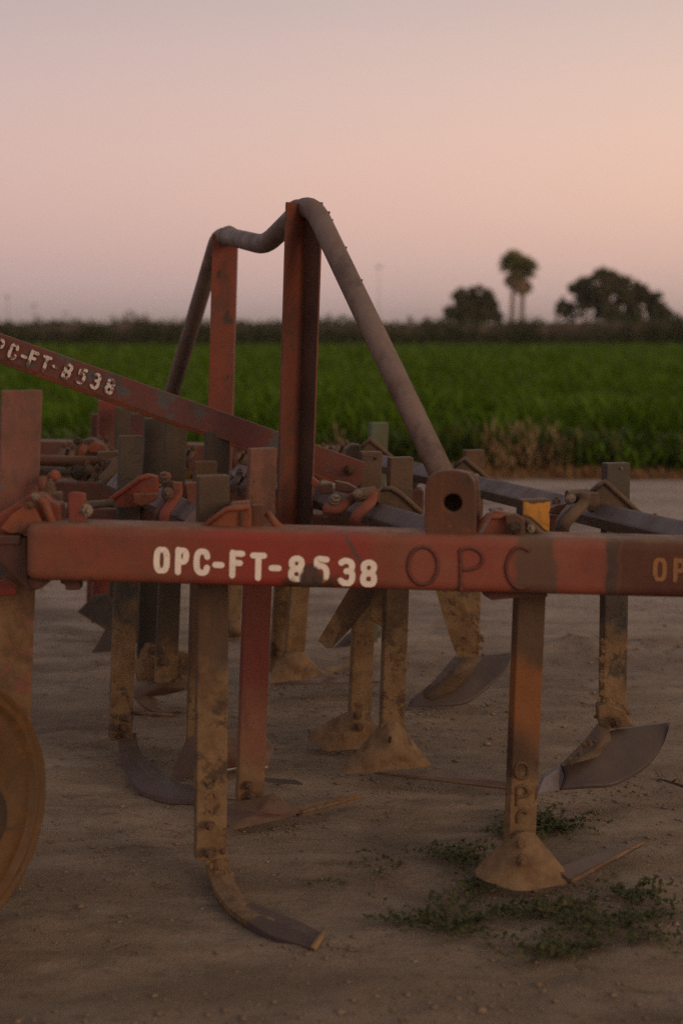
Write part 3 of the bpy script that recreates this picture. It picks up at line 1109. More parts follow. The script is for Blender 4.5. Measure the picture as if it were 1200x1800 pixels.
# near right shovel: a domed fan foot + long weed knife going back to the right
fan = [(900, 1478, 2.60), (908, 1466, 2.60), (922, 1462, 2.60), (936, 1464, 2.60), (946, 1474, 2.60), (960, 1492, 2.60), (985, 1522, 2.60), (1006, 1547, 2.605), (1004, 1553, 2.60),
       (970, 1558, 2.585), (930, 1566, 2.565), (905, 1566, 2.56), (880, 1559, 2.57), (850, 1548, 2.59), (836, 1540, 2.61), (836, 1532, 2.62), (848, 1518, 2.62), (872, 1494, 2.61)]
M['fan'] = worn('tan_soil_caked_shovel', (0.21, 0.135, 0.072), (0.17, 0.108, 0.058), chip=(0.12, 0.075, 0.045), chip_at=.66, rust=(0.20, 0.105, 0.05), rust_at=.6, film=.5, dust_z=.3, bump=.55)
sh = obj('shovel', bm_fan(W(920, 1515, 2.572), [Wg(*p) for p in fan], (0, .012, 0)), M['fan'], cult)
bolt(W(914, 1484, 2.578), .008, (0, -1, .2), sh, 'fan')
bolt(W(918, 1513, 2.568), .010, (0, -1, .2), sh, 'fan')


def knife(p4, mat='steel', edge=None, th=.007):
    pts = [Wg(*p) for p in p4]
    o = obj('weed_knife', bm_prism(pts, (0, 0, -th) if all(p.z > th for p in pts) else (0, .004, .003), 0), M[mat], cult)
    if edge:
        a, b = Wg(*p4[0]), Wg(*p4[1])
        obj('cutting_edge', bm_tube([a, b], [.0045, .0035], 8), M[edge], o, smooth=True)
    return o


knife([(1004, 1549, 2.58, .012), (1130, 1481, 2.86, .012), (1116, 1478, 2.88, .02), (975, 1526, 2.64, .03)], 'steel', 'sweep')
# red shank shovel with its knife
fan = [(412, 1412, 2.97), (455, 1405, 2.98), (482, 1395, 2.98), (505, 1415, 2.96), (527, 1428, 2.95), (510, 1436, 2.94), (450, 1450, 2.93), (405, 1460, 2.93), (396, 1440, 2.95), (398, 1420, 2.97)]
obj('shovel', bm_fan(W(455, 1428, 2.925), [Wg(*p) for p in fan], BACK), M['sweeprust'], cult)
knife([(523, 1430, 2.96, .01), (634, 1400, 3.15, .01), (630, 1396, 3.17, .015), (510, 1418, 3.0, .02)], 'sweep', 'sweep')
# shovels of the middle pair
fan = [(620, 1248, 3.48), (634, 1243, 3.48), (648, 1250, 3.48), (660, 1283, 3.47), (655, 1295, 3.46), (640, 1315, 3.44), (575, 1321, 3.42), (562, 1315, 3.43), (541, 1297, 3.46), (545, 1288, 3.47), (585, 1265, 3.48)]
s11 = obj('shovel', bm_fan(W(612, 1290, 3.435), [Wg(*p) for p in fan], BACK), M['sweep'], cult)
for x, y in ((628, 1258), (631, 1278)):
    bolt(W(x, y, 3.43), .010, (.1, -1, .3), s11, 'sweep')
fan = [(674, 1268, 3.22), (686, 1263, 3.22), (700, 1270, 3.22), (722, 1300, 3.22), (745, 1330, 3.21), (757, 1344, 3.21), (750, 1348, 3.20), (700, 1352, 3.18), (650, 1358, 3.18), (610, 1359, 3.19), (600, 1356, 3.20), (622, 1330, 3.21), (650, 1295, 3.22)]
s12 = obj('shovel', bm_fan(W(686, 1318, 3.178), [Wg(*p) for p in fan], BACK), M['sweep'], cult)
obj('slot', bm_box(W(685, 1300, 3.178), (1, 0, 0), (0, 1, .3), (.05, -.3, 1), .006, .004, .016, .001), M['hub'], s12)
knife([(658, 1358, 3.22, .006), (892, 1386, 3.16, .006), (888, 1374, 3.24, .016), (760, 1352, 3.24, .018)], 'sweeprust', None, .004)
# shovel behind the near left shank, with bright worn edge
fan = [(331, 1292, 3.30), (350, 1288, 3.30), (420, 1298, 3.31), (470, 1300, 3.31), (481, 1318, 3.30), (470, 1352, 3.28), (400, 1362, 3.26), (330, 1366, 3.26), (300, 1364, 3.27), (304, 1352, 3.28)]
o = obj('shovel', bm_fan(W(385, 1330, 3.25), [Wg(*p) for p in fan], BACK), M['sweeprust'], cult)
M['bright'] = NT('polished_edge').done((0.55, 0.50, 0.48), .28, metallic=.8)
obj('cutting_edge', bm_tube([Wg(306, 1363, 3.265), Wg(345, 1362, 3.255), Wg(420, 1350, 3.25), Wg(470, 1349, 3.27)], .0035, 8), M['bright'], o, smooth=True)
knife([(470, 1376, 3.24, .006), (532, 1380, 3.22, .006), (520, 1374, 3.26, .01), (462, 1370, 3.3, .01)], 'steel')
# rear sweeps
fan = [(240, 1196, 3.96), (285, 1192, 3.95), (330, 1186, 3.95), (334, 1212, 3.92), (290, 1222, 3.91), (240, 1226, 3.90), (232, 1215, 3.92)]
obj('shovel', bm_fan(W(285, 1206, 3.89), [Wg(*p) for p in fan], BACK), M['sweeprust'], cult)
obj('shovel', bm_fan(W(262, 1170, 3.955), [Wg(*p) for p in [(244, 1140, 3.98), (256, 1128, 3.98), (276, 1135, 3.98), (330, 1148, 3.98), (330, 1185, 3.97), (280, 1195, 3.97), (240, 1200, 3.97), (236, 1170, 3.98)]], BACK), M['shankdark'], cult)
chisel([(236, 1222, 3.90), (250, 1238, 3.86), (272, 1250, 3.82), (300, 1254, 3.80)], [(268, 1222, 3.92), (282, 1236, 3.88), (296, 1248, 3.83), (318, 1250, 3.80)], 'sweeprust', th=.008)
knife([(236, 1253, 3.36, .01), (305, 1257, 3.30, .01), (300, 1254, 3.4, .012), (236, 1250, 3.44, .02)], 'sweep', 'sweep')
fan = [(500, 1150, 4.05), (535, 1146, 4.05), (546, 1160, 4.05), (562, 1178, 4.04), (570, 1188, 4.04), (562, 1192, 4.03), (520, 1196, 4.0), (475, 1202, 4.0), (476, 1185, 4.02), (486, 1165, 4.05)]
o = obj('shovel', bm_fan(W(520, 1178, 4.015), [Wg(*p) for p in fan], BACK), M['sweep'], cult)
knife([(476, 1202, 4.0, .006), (668, 1198, 4.1, .006), (668, 1195, 4.14, .01), (540, 1188, 4.12, .012)], 'sweeprust', None, .004)
knife([(566, 1186, 4.04, .01), (650, 1160, 4.4, .01), (646, 1158, 4.44, .012), (560, 1176, 4.1, .02)], 'sweep', None, .004)
obj('shovel', bm_prism([Wg(*p) for p in ((163, 1048, 4.72), (186, 1046, 4.72), (197, 1062, 4.72), (197, 1100, 4.70), (187, 1109, 4.68), (168, 1096, 4.69), (152, 1086, 4.70), (136, 1076, 4.71), (146, 1066, 4.71))], (.01, .012, .004), .002), M['darksteel'], cult)
obj('shovel', bm_prism([Wg(*p) for p in ((196, 1088, 4.45), (214, 1094, 4.45), (216, 1152, 4.43), (196, 1146, 4.42), (160, 1148, 4.43), (172, 1130, 4.44), (180, 1116, 4.45))], (.01, .012, .004), .002), M['darksteel'], cult)
fan = [(402, 1090, 4.8), (424, 1090, 4.8), (426, 1118, 4.78), (404, 1122, 4.78)]
obj('shovel', bm_fan(W(412, 1105, 4.75), [Wg(*p) for p in fan], BACK), M['sweep'], cult)

# --- furrow wings (curved mouldboards): right and rear right
def mouldboard(rows, th, mat, parent=None, name='mouldboard'):
    """rows of equally many points (photo px + depth): a curved plate with thickness"""
    bm = bmesh.new()
    g = [[Wg(*p) for p in r] for r in rows]
    g = [smooth_path(r, 4) for r in g]
    cols = list(zip(*g))
    cols = [smooth_path(c, 4) for c in cols]
    g = list(zip(*cols))
    f = [[bm.verts.new(p) for p in r] for r in g]
    b = [[bm.verts.new(p + Vector((0, th, 0))) for p in r] for r in g]
    nr, nc = len(g), len(g[0])
    for i in range(nr - 1):
        for j in range(nc - 1):
            bm.faces.new((f[i][j], f[i][j + 1], f[i + 1][j + 1], f[i + 1][j]))
            bm.faces.new((b[i][j + 1], b[i][j], b[i + 1][j], b[i + 1][j + 1]))
    rim = [(i, 0) for i in range(nr)] + [(nr - 1, j) for j in range(1, nc)] + [(i, nc - 1) for i in range(nr - 2, -1, -1)] + [(0, j) for j in range(nc - 2, 0, -1)]
    for k in range(len(rim)):
        a, c = rim[k], rim[(k + 1) % len(rim)]
        try:
            bm.faces.new((f[a[0]][a[1]], f[c[0]][c[1]], b[c[0]][c[1]], b[a[0]][a[1]]))
        except ValueError:
            pass
    return obj(name, bm, M[mat], parent or cult, smooth=True)


# right wing: rows from the tip (left) to the upper right corner; each row lower edge -> upper edge
mb = mouldboard([[(980, 1389, 2.99), (990, 1372, 3.00), (985, 1346, 3.03)],
                 [(1030, 1386, 2.99), (1035, 1350, 3.02), (1034, 1312, 3.06)],
                 [(1080, 1381, 3.00), (1090, 1335, 3.06), (1074, 1286, 3.10)],
                 [(1132, 1352, 3.05), (1132, 1310, 3.10), (1118, 1279, 3.13)],
                 [(1160, 1318, 3.10), (1165, 1292, 3.13), (1150, 1274, 3.15)],
                 [(1173, 1286, 3.13), (1175, 1277, 3.14), (1176, 1270, 3.15)]], .008, 'steel')
obj('share_tip', bm_prism([Wg(*p) for p in ((944, 1394, 2.96), (982, 1390, 2.985), (991, 1366, 2.995), (984, 1347, 3.02), (955, 1366, 2.99))], (0, .016, 0), .002), M['steelblue'], mb)
# frog that carries the wing, caked with soil, and its bolt
obj('frog', bm_fan(W(1045, 1318, 3.02), [Wg(*p) for p in ((1052, 1276, 3.08), (1070, 1284, 3.06), (1074, 1300, 3.05), (1050, 1330, 3.02), (1010, 1342, 2.995), (988, 1347, 3.0), (1000, 1335, 3.03), (1030, 1305, 3.06))], (0, .02, 0)), M['cast'], cult)
o = obj('foot_clamp', bm_prism([W(x, y, 3.09) for x, y in ((1050, 1242), (1066, 1236), (1098, 1250), (1104, 1262), (1112, 1277), (1060, 1284), (1052, 1270))], (0, .04, 0), .004), M['shank'], cult)
bolt(W(1081, 1270, 3.07), .0125, (.1, -1, .2), o, 'shank')
# rear right wing
mb = mouldboard([[(716, 1243, 3.84), (718, 1238, 3.85), (722, 1230, 3.86)],
                 [(770, 1242, 3.84), (768, 1222, 3.87), (760, 1200, 3.90)],
                 [(818, 1238, 3.86), (815, 1205, 3.90), (800, 1168, 3.95)],
                 [(855, 1212, 3.90), (848, 1180, 3.95), (835, 1154, 3.98)],
                 [(888, 1180, 3.95), (880, 1162, 3.98), (872, 1150, 4.0)],
                 [(897, 1155, 3.99), (898, 1151, 4.0), (899, 1147, 4.0)]], .008, 'steel')
obj('frog', bm_fan(W(795, 1185, 3.85), [Wg(*p) for p in ((800, 1156, 3.93), (822, 1155, 3.92), (846, 1158, 3.93), (835, 1175, 3.90), (800, 1212, 3.87), (760, 1228, 3.85), (740, 1225, 3.87), (770, 1190, 3.9))], (0, .02, 0)), M['cast'], cult)
# its bent standard coming down from upper left
obj('bent_standard', bm_ribbon([W(764, 1030, 3.84), W(776, 1075, 3.85), W(790, 1120, 3.86), W(804, 1156, 3.88)], [W(808, 1030, 3.84), W(816, 1065, 3.85), W(832, 1110, 3.86), W(843, 1154, 3.88)], .014), M['shank'], cult)
# splayed pair of bracket plates hanging under the bar
obj('bracket_plate', bm_prism([W(x, y, 3.30) for x, y in ((622, 1020), (668, 1020), (650, 1062), (612, 1108), (582, 1140), (574, 1140), (559, 1127), (562, 1120))], (.004, .012, 0), .002), M['shank'], cult)
obj('bracket_plate', bm_prism([W(x, y, 3.36) for x, y in ((664, 1020), (690, 1020), (692, 1112), (680, 1108), (650, 1090), (652, 1070))], (.004, .012, 0), .002), M['shank'], cult)
# far wing seen between the plates
obj('mouldboard', bm_fan(W(640, 1118, 4.52), [Wg(*p) for p in ((585, 1140, 4.5), (610, 1115, 4.55), (650, 1095, 4.6), (674, 1100, 4.6), (668, 1120, 4.58), (630, 1135, 4.52))], BACK), M['steel'], cult)

# --- crumbs of caked soil along shank edges
def caked(spots, Y, parent, mat='fan', seed=1, yoff=.006):
    r = random.Random(seed)
    bm = bmesh.new()
    for (px, py, rad) in spots:
        c = W(px, py, Y - yoff)
        res = bmesh.ops.create_icosphere(bm, subdivisions=1, radius=rad * PXM(Y))
        sq = Vector((r.uniform(.7, 1.3), r.uniform(.5, .8), r.uniform(.7, 1.3)))
        for v in res['verts']:
            v.co = c + Vector((v.co.x * sq.x, v.co.y * sq.y, v.co.z * sq.z)) * r.uniform(.75, 1.25)
    return obj('caked_soil', bm, M[mat], parent, smooth=False)


def scatter_spots(x0, y0, x1, y1, n, r0, r1, jit, seed):
    r = random.Random(seed)
    return [(x0 + (x1 - x0) * t + r.gauss(0, jit), y0 + (y1 - y0) * t, r.uniform(r0, r1)) for t in [r.random() for _ in range(n)]]


caked(scatter_spots(1060, 1125, 1054, 1268, 34, 2, 6, 2.5, 1), 3.12, S15, 'shank', 1)
caked(scatter_spots(1066, 1232, 1104, 1252, 22, 3, 7, 6, 2), 3.12, S15, 'fan', 2, .012)
caked(scatter_spots(836, 1085, 846, 1150, 20, 2, 5, 3, 3), 3.96, S14, 'fan', 3)
caked(scatter_spots(1040, 1300, 995, 1345, 24, 2, 6, 4, 4), 3.01, S15, 'cast', 4)
caked(scatter_spots(200, 1256, 204, 1300, 16, 2, 6, 8, 5), 3.36, S5, 'cast', 5)
caked(scatter_spots(366, 1505, 400, 1545, 16, 2, 6, 8, 6), 2.63, S2, 'sweep', 6)
caked(scatter_spots(680, 1275, 702, 1285, 12, 3, 6, 6, 7), 3.22, S12, 'fan', 7)
caked(scatter_spots(500, 1150, 530, 1165, 14, 3, 6, 6, 8), 4.06, cult, 'sweep', 8)
caked(scatter_spots(252, 1150, 320, 1195, 22, 2, 6, 8, 9), 3.9, S7, 'fan', 9)

# --- cast shank clamps on the toolbars
def casting(poly, Y, th, mat, rib=None, rib_r=.006, name='clamp_casting', label=None):
    o = obj(name, bm_prism([W(x, y, Y) for x, y in poly], (0, th, 0), .003), M[mat], cult, label=label)
    if rib:
        obj('rib', bm_tube([W(x, y, Y - .003) for x, y in rib], rib_r, 8), M[mat], o, smooth=True)
    return o


def band(pts, r, mat, name='u_bolt', flat=.45):
    p = smooth_path([W(*q) for q in pts], 6)
    return obj(name, bm_tube(p, r, 10, flat=flat, up=(0, -1, 0)), M[mat], cult, smooth=True)


# right clamp (toolbar C near)
casting([(1032, 868), (1042, 860), (1056, 848), (1064, 845), (1072, 852), (1134, 910), (1120, 914), (1034, 898)], 3.02, .03, 'cast', [(1038, 866), (1062, 846), (1095, 876), (1131, 909)], .0055)
casting([(1030, 866), (1052, 866), (1054, 884), (1044, 892), (1030, 888)], 2.985, .02, 'cast')
band([(1028, 866, 2.93), (1025, 884, 2.93), (1008, 903, 2.915), (993, 920, 2.91), (990, 936, 2.92), (1000, 952, 2.94)], .0125, 'cast')
band([(1003, 892, 2.93), (988, 910, 2.925), (982, 928, 2.93), (984, 946, 2.95)], .0105, 'toolbar')
obj('clamp_nut', bm_tube([W(996, 874, 2.95), W(1032, 871, 2.96)], [.0145, .0145], 12), M['cast'], cult, smooth=False)
bolt(W(1003, 876, 2.935), .009, (-.6, -.7, .2), None, 'zinc')
casting([(966, 893), (1000, 884), (1000, 900), (985, 906), (966, 904)], 2.95, .03, 'maroon')
bolt(W(977, 885, 2.95), .008, (0, 0, 1), None, 'bolt')
casting([(966, 905), (985, 906), (990, 945), (966, 945)], 2.98, .03, 'maroon')
bolt(W(1148, 910, 2.98), .006, (.3, -.4, 1), None, 'bolt')
# rear right clamp
casting([(797, 820), (806, 812), (817, 806), (826, 812), (873, 856), (860, 862), (800, 840)], 3.86, .03, 'cast', [(798, 820), (816, 806), (842, 828), (872, 855)], .0065)
bolt(W(884, 858, 3.84), .008, (.2, -.6, 1), None, 'bolt')
bolt(W(836, 838, 3.82), .008, (.2, -1, .2), None, 'zinc')
# farthest clamp
casting([(632, 790), (640, 778), (650, 772), (660, 778), (690, 804), (684, 812), (634, 806)], 4.36, .03, 'cast', [(634, 787), (650, 772), (689, 805)], .007)
casting([(605, 790), (618, 780), (632, 782), (633, 808), (610, 806)], 4.4, .04, 'cast')
# centre clamp (toolbar B)
casting([(662, 866), (672, 858), (688, 858), (700, 864), (740, 896), (742, 906), (720, 904), (664, 886)], 3.02, .03, 'cast', [(672, 860), (688, 858), (704, 868), (742, 902)], .0055)
casting([(655, 858), (668, 863), (668, 884), (655, 884)], 2.99, .02, 'cast')
band([(655, 864, 2.97), (652, 880, 2.965), (640, 893, 2.95), (627, 906, 2.945), (624, 918, 2.95), (634, 934, 2.97)], .0125, 'red')
band([(634, 868, 2.99), (612, 880, 2.98), (596, 893, 2.97), (568, 893, 2.97)], .0115, 'red')
obj('clamp_nut', bm_tube([W(626, 871, 2.965), W(658, 866, 2.985)], [.0145, .0145], 12), M['bolt'], cult)
bolt(W(629, 868, 2.95), .0085, (-.5, -.8, .2), None, 'zinc')
bolt(W(588, 879, 2.97), .0105, (.2, -.7, .6), None, 'zinc')
casting([(560, 852), (584, 850), (586, 868), (562, 870)], 3.02, .04, 'maroon')
casting([(566, 893), (600, 896), (598, 912), (568, 912)], 3.0, .04, 'bolt')
casting([(548, 838), (562, 848), (556, 858), (546, 852)], 3.2, .02, 'orange')
casting([(588, 845), (612, 850), (626, 858), (620, 866), (590, 864)], 3.1, .03, 'maroon')
# left clamp (toolbar A) with red triangular casting
casting([(190, 882), (196, 876), (246, 840), (258, 834), (276, 838), (277, 864), (268, 880), (240, 892), (194, 893)], 3.12, .035, 'redbright', [(193, 880), (220, 860), (246, 841), (262, 836)], .006, label='bright red triangular clamp casting')
casting([(234, 868), (276, 868), (274, 880), (250, 890), (236, 886)], 3.085, .03, 'orange')
band([(302, 846, 3.0), (300, 866, 2.99), (288, 890, 2.98), (279, 905, 2.98), (282, 920, 2.99), (294, 930, 3.01)], .0105, 'maroon')
band([(312, 848, 2.99), (312, 868, 2.98), (300, 888, 2.97), (290, 904, 2.965), (290, 920, 2.97), (300, 932, 2.99)], .0115, 'redbright')
bolt(W(295, 868, 2.97), .012, (.2, -1, .2), None, 'bolt')
bolt(W(290, 842, 3.0), .010, (0, -.6, 1), None, 'bolt')
casting([(280, 832), (296, 832), (300, 842), (282, 842)], 3.02, .03, 'redbright')
casting([(304, 848), (318, 848), (318, 872), (306, 876)], 2.975, .02, 'red')
casting([(326, 850), (348, 848), (350, 888), (330, 884)], 2.98, .03, 'red')
# far left clamp cluster
casting([(130, 790), (140, 775), (160, 770), (178, 778), (188, 792), (180, 802), (134, 802)], 4.40, .05, 'cast')
casting([(152, 786), (166, 776), (182, 782), (190, 794), (158, 796)], 4.36, .03, 'orange')
band([(150, 782, 4.34), (146, 792, 4.33), (138, 802, 4.33)], .012, 'orange')
bolt(W(137, 776, 4.36), .012, (.2, -.8, .6), None, 'hub')
casting([(170, 795), (208, 793), (210, 806), (190, 812), (172, 806)], 3.9, .04, 'cast')
band([(206, 808, 3.62), (200, 822, 3.60), (188, 836, 3.59), (180, 846, 3.59)], .014, 'cast')
casting([(186, 812), (206, 802), (208, 830), (186, 842)], 3.7, .03, 'shankdark')
bolt(W(138, 830, 3.9), .020, (.3, -1, .1), None, 'hub')
bolt(W(158, 826, 3.85), .012, (.3, -1, .1), None, 'bolt')
obj('cross_pipe', bm_tube([W(120, 890, 3.02), W(200, 884, 3.06)], .009, 10), M['shankdark'], cult, smooth=True)

# --- more toolbar clamps, half hidden among the shanks: block, U-bolt, two nuts each
def clamp_set(px, py, Y, k=1.0, mat='darksteel', bmat='bolt', tilt=0.0):
    def P(dx, dy, dY=0.0):
        c, sn = math.cos(tilt), math.sin(tilt)
        return (px + (dx * c - dy * sn) * k, py + (dx * sn + dy * c) * k, Y + dY)
    o = obj('clamp_casting', bm_prism([W(*P(*q)) for q in ((-14, -6), (-6, -13), (8, -13), (15, -4), (14, 8), (-12, 9))], (0, .035, 0), .003), M[mat], cult)
    pth = smooth_path([W(*P(-9, -14, -.02)), W(*P(-10, 0, -.03)), W(*P(-15, 10, -.03)), W(*P(-12, 22, -.02))], 5)
    obj('u_bolt', bm_tube(pth, .009, 9, flat=.6, up=(0, -1, 0)), M[bmat], o, smooth=True)
    pth = smooth_path([W(*P(9, -14, -.02)), W(*P(8, 0, -.03)), W(*P(3, 12, -.03)), W(*P(6, 24, -.02))], 5)
    obj('u_bolt', bm_tube(pth, .009, 9, flat=.6, up=(0, -1, 0)), M[bmat], o, smooth=True)
    bolt(W(*P(-9, -16, -.02)), .0085, (.1, -.5, 1), o, bmat)
    bolt(W(*P(9, -16, -.02)), .0085, (.1, -.5, 1), o, bmat)
    bolt(W(*P(1, -1, -.006)), .010, (.2, -1, .2), o, mat)


for a_ in ((158, 838, 4.0, 1.0, 'darksteel', 'bolt', .3), (200, 812, 3.95, .9, 'cast', 'bolt', .4), (118, 800, 4.3, .9, 'darksteel', 'bolt', .2), (180, 786, 4.5, .8, 'darksteel', 'bolt', .1),
           (424, 848, 3.62, .9, 'darksteel', 'toolbar', .35), (352, 856, 3.5, .8, 'maroon', 'bolt', .2), (330, 800, 4.1, .8, 'darksteel', 'bolt', .3), (425, 806, 4.2, .8, 'darksteel', 'bolt', .3),
           (572, 800, 4.7, .8, 'darksteel', 'bolt', .2), (600, 792, 4.8, .8, 'darksteel', 'bolt', .2), (560, 832, 3.9, .9, 'darksteel', 'bolt', .3), (728, 842, 4.05, .8, 'darksteel', 'toolbar', .3), (268, 872, 3.3, .9, 'darksteel', 'bolt', .4)):
    clamp_set(*a_)
obj('cross_pipe', bm_tube([W(396, 838, 3.9), W(500, 846, 3.95)], .017, 12), M['toolbar'], cult, smooth=True)
obj('cross_pipe', bm_tube([W(60, 826, 4.6), W(230, 836, 4.5)], .014, 12), M['darksteel'], cult, smooth=True)

# --- clamps standing on the front bar
# left end
casting([(-30, 940), (-20, 915), (30, 884), (48, 872), (66, 868), (80, 872), (88, 880), (106, 888), (108, 926), (100, 934), (40, 926), (30, 940)], 2.56, .05, 'red')
casting([(0, 930), (20, 905), (44, 890), (62, 895), (78, 925), (60, 934), (20, 938)], 2.535, .03, 'orange')
obj('rib', bm_tube([W(62, 873, 2.55), W(80, 885, 2.54), (W(90, 912, 2.54)), W(97, 930, 2.55)], .008, 8), M['red'], cult, smooth=True)
bolt(W(64, 874, 2.54), .0065, (-.3, -.7, .5), None, 'zinc')
bolt(W(55, 889, 2.53), .006, (-.3, -.7, .5), None, 'bolt')
casting([(76, 866), (106, 866), (106, 884), (78, 884)], 2.60, .03, 'bolt')
bolt(W(90, 866, 2.615), .0095, (0, 0, 1), None, 'bolt')
bolt(W(89, 856, 2.615), .0085, (0, 0, 1), None, 'bolt')
obj('pin', bm_tube([W(97, 836, 2.66), W(94, 838, 2.72)], [.011, .011], 14), M['redbright'], cult, smooth=True)
obj('pin', bm_tube([W(76, 838, 2.66), W(76, 870, 2.66)], [.009, .009], 12), M['red'], cult, smooth=True)
casting([(120, 867), (128, 865), (146, 867), (148, 934), (121, 932)], 2.555, .014, 'redbright')
casting([(141, 868), (149, 868), (151, 934), (142, 934)], 2.575, .02, 'orange')
bolt(W(152, 897, 2.56), .0105, (.45, -.9, .1), None, 'zinc')
casting([(-40, 942), (36, 942), (36, 958), (-40, 958)], 2.53, .03, 'maroon')
casting([(-40, 956), (46, 946), (50, 1022), (70, 1036), (52, 1040), (36, 1024), (0, 988), (-40, 980)], 2.535, .04, 'maroon')
casting([(48, 1018), (86, 1018), (84, 1026), (72, 1036), (56, 1036)], 2.53, .05, 'maroon')
casting([(-30, 1030), (10, 1018), (30, 1030), (28, 1046), (-30, 1050)], 2.62, .01, 'redbright')
casting([(106, 1016), (140, 1016), (140, 1038), (116, 1038), (114, 1028), (106, 1026)], 2.54, .04, 'maroon')
# centre left, behind the lettering
casting([(342, 938), (360, 925), (398, 893), (408, 890), (438, 889), (442, 896), (442, 938)], 2.545, .03, 'orange', [(352, 930), (398, 895), (436, 892)], .005)
casting([(421, 900), (428, 898), (428, 934), (422, 934)], 2.538, .008, 'rust')
casting([(441, 888), (463, 887), (464, 938), (442, 938)], 2.555, .02, 'rust')
obj('rib', bm_tube([W(470, 902, 2.57), W(486, 922, 2.56), W(504, 936, 2.56)], .007, 8), M['orange'], cult, smooth=True)
casting([(405, 884), (438, 881), (438, 892), (405, 892)], 2.60, .03, 'red')
# right, round the yellow-topped shank
casting([(826, 948), (838, 925), (858, 905), (872, 898), (900, 904), (906, 912), (906, 950), (826, 950)], 2.545, .03, 'red', [(832, 940), (856, 908), (898, 908)], .005)
casting([(836, 940), (848, 918), (860, 905), (866, 908), (846, 942)], 2.538, .01, 'toolbar')
casting([(888, 906), (906, 903), (922, 912), (922, 948), (906, 948), (890, 940)], 2.53, .02, 'rust')
bolt(W(904, 928, 2.53), .010, (-.3, -1, .1), None, 'hub')
bolt(W(930, 930, 2.555), .0085, (.3, -1, .3), None, 'zinc')
obj('rib', bm_tube([W(922, 916, 2.555), W(944, 934, 2.555), W(964, 950, 2.56)], .007, 8), M['rust'], cult, smooth=True)
casting([(845, 1036), (962, 1040), (962, 1050), (900, 1052), (864, 1056), (848, 1046)], 2.54, .05, 'maroon')
casting([(860, 896), (884, 894), (884, 900), (862, 902)], 2.58, .03, 'cast')

# --- gauge wheel: dished steel disc with rolled rim
def gauge_wheel():
    c = W(-104, 1440, 2.34)
    R = .232
    c.z = R - .004
    ax = Vector((math.sin(math.radians(57)), -math.cos(math.radians(57)), .02)).normalized()
    e1 = ax.cross(Vector((0, 0, 1))).normalized()
    e2 = e1.cross(ax)
    prof = [(.05, -.030), (.075, -.034), (.080, -.020), (.13, -.004), (.17, .012), (.190, .016), (.196, .010), (.200, .010), (.205, .020), (.212, .022), (.217, .014), (.221, .014), (.226, .022), (.230, .020), (.232, .010), (.232, -.045), (.226, -.050), (.20, -.045), (.10, -.05), (.05, -.05)]
    bm = bmesh.new()
    n = 72
    rings = []
    for k in range(n):
        a = 2 * math.pi * k / n
        d = e1 * math.cos(a) + e2 * math.sin(a)
        rings.append([bm.verts.new(c + d * r + ax * h) for r, h in prof])
    m = len(prof)
    for k in range(n):
        for i in range(m):
            bm.faces.new((rings[k][i], rings[k][(i + 1) % m], rings[(k + 1) % n][(i + 1) % m], rings[(k + 1) % n][i]))
    w = obj('gauge_wheel', bm, M['wheel'], cult, smooth=True, label='rusty orange gauge wheel at the left end')
    obj('hub', bm_tube([c - ax * .07, c + ax * .092, c + ax * .102], [.066, .066, .054], 28), M['hub'], w, smooth=False)
    for k in range(5):
        a = 2 * math.pi * k / 5 + .3
        bolt(c + (e1 * math.cos(a) + e2 * math.sin(a)) * .092 - ax * .014, .009, ax, w, 'hub')


gauge_wheel()


# ------------------------------------------------------------------ vegetation
def leaf_mat(name, cols, rough=.6, trans=.25, scale=.35):
    t = NT(name)
    at = t.new('ShaderNodeAttribute')
    at.attribute_name = 'rnd'
    n = t.noise(scale, 3)
    f = t.math('ADD', t.math('MULTIPLY', at.outputs['Fac'], .6), t.math('MULTIPLY', n, .4))
    c = t.mix(t.step(f, .25, .55), cols[0], cols[1])
    c = t.mix(t.step(f, .58, .85), c, cols[2])
    t.done(c, rough, spec=.25)
    tr = t.new('ShaderNodeBsdfTranslucent')
    t.put(tr.inputs['Color'], c)
    mx = t.new('ShaderNodeMixShader')
    mx.inputs[0].default_value = trans
    out = t.n['Material Output']
    t.l.new(t.bsdf.outputs[0], mx.inputs[1])
    t.l.new(tr.outputs[0], mx.inputs[2])
    t.l.new(mx.outputs[0], out.inputs['Surface'])
    return t.m


def blades(x, y, z, length, width, lean, seed=0, droop=.35):
    """arched blades, 3 rows x 2 verts -> 2 quads each. returns verts, faces, rnd"""
    n = len(x)
    r = np.random.default_rng(seed)
    a = r.uniform(0, 2 * np.pi, n)
    fx, fy = np.cos(a), np.sin(a)
    sx, sy = -fy, fx
    ln = lean * r.uniform(.4, 1.4, n)
    p0 = np.stack([x, y, z], 1)
    d = np.stack([fx * ln, fy * ln, np.ones(n)], 1)
    d /= np.linalg.norm(d, axis=1)[:, None]
    p1 = p0 + d * (length * .55)[:, None]
    d2 = d.copy()
    d2[:, 0] += fx * droop * 1.6
    d2[:, 1] += fy * droop * 1.6
    d2[:, 2] -= droop
    d2 /= np.linalg.norm(d2, axis=1)[:, None]
    p2 = p1 + d2 * (length * .5)[:, None]
    s = np.stack([sx, sy, np.zeros(n)], 1) * (width / 2)[:, None]
    V = np.stack([p0 - s * .6, p0 + s * .6, p1 - s, p1 + s, p2 - s * .25, p2 + s * .25], 1).reshape(-1, 3)
    i = np.arange(n) * 6
    Fq = np.concatenate([np.stack([i, i + 1, i + 3, i + 2], 1), np.stack([i + 2, i + 3, i + 5, i + 4], 1)])
    return V, Fq, np.repeat(r.uniform(0, 1, n), 6)


def margin_w(x):
    """width of the bare dry strip between track and crop"""
    return .75 * np.clip((x + .9) / .6, 0, 1) * np.clip((2.1 - x) / .5, 0, 1)


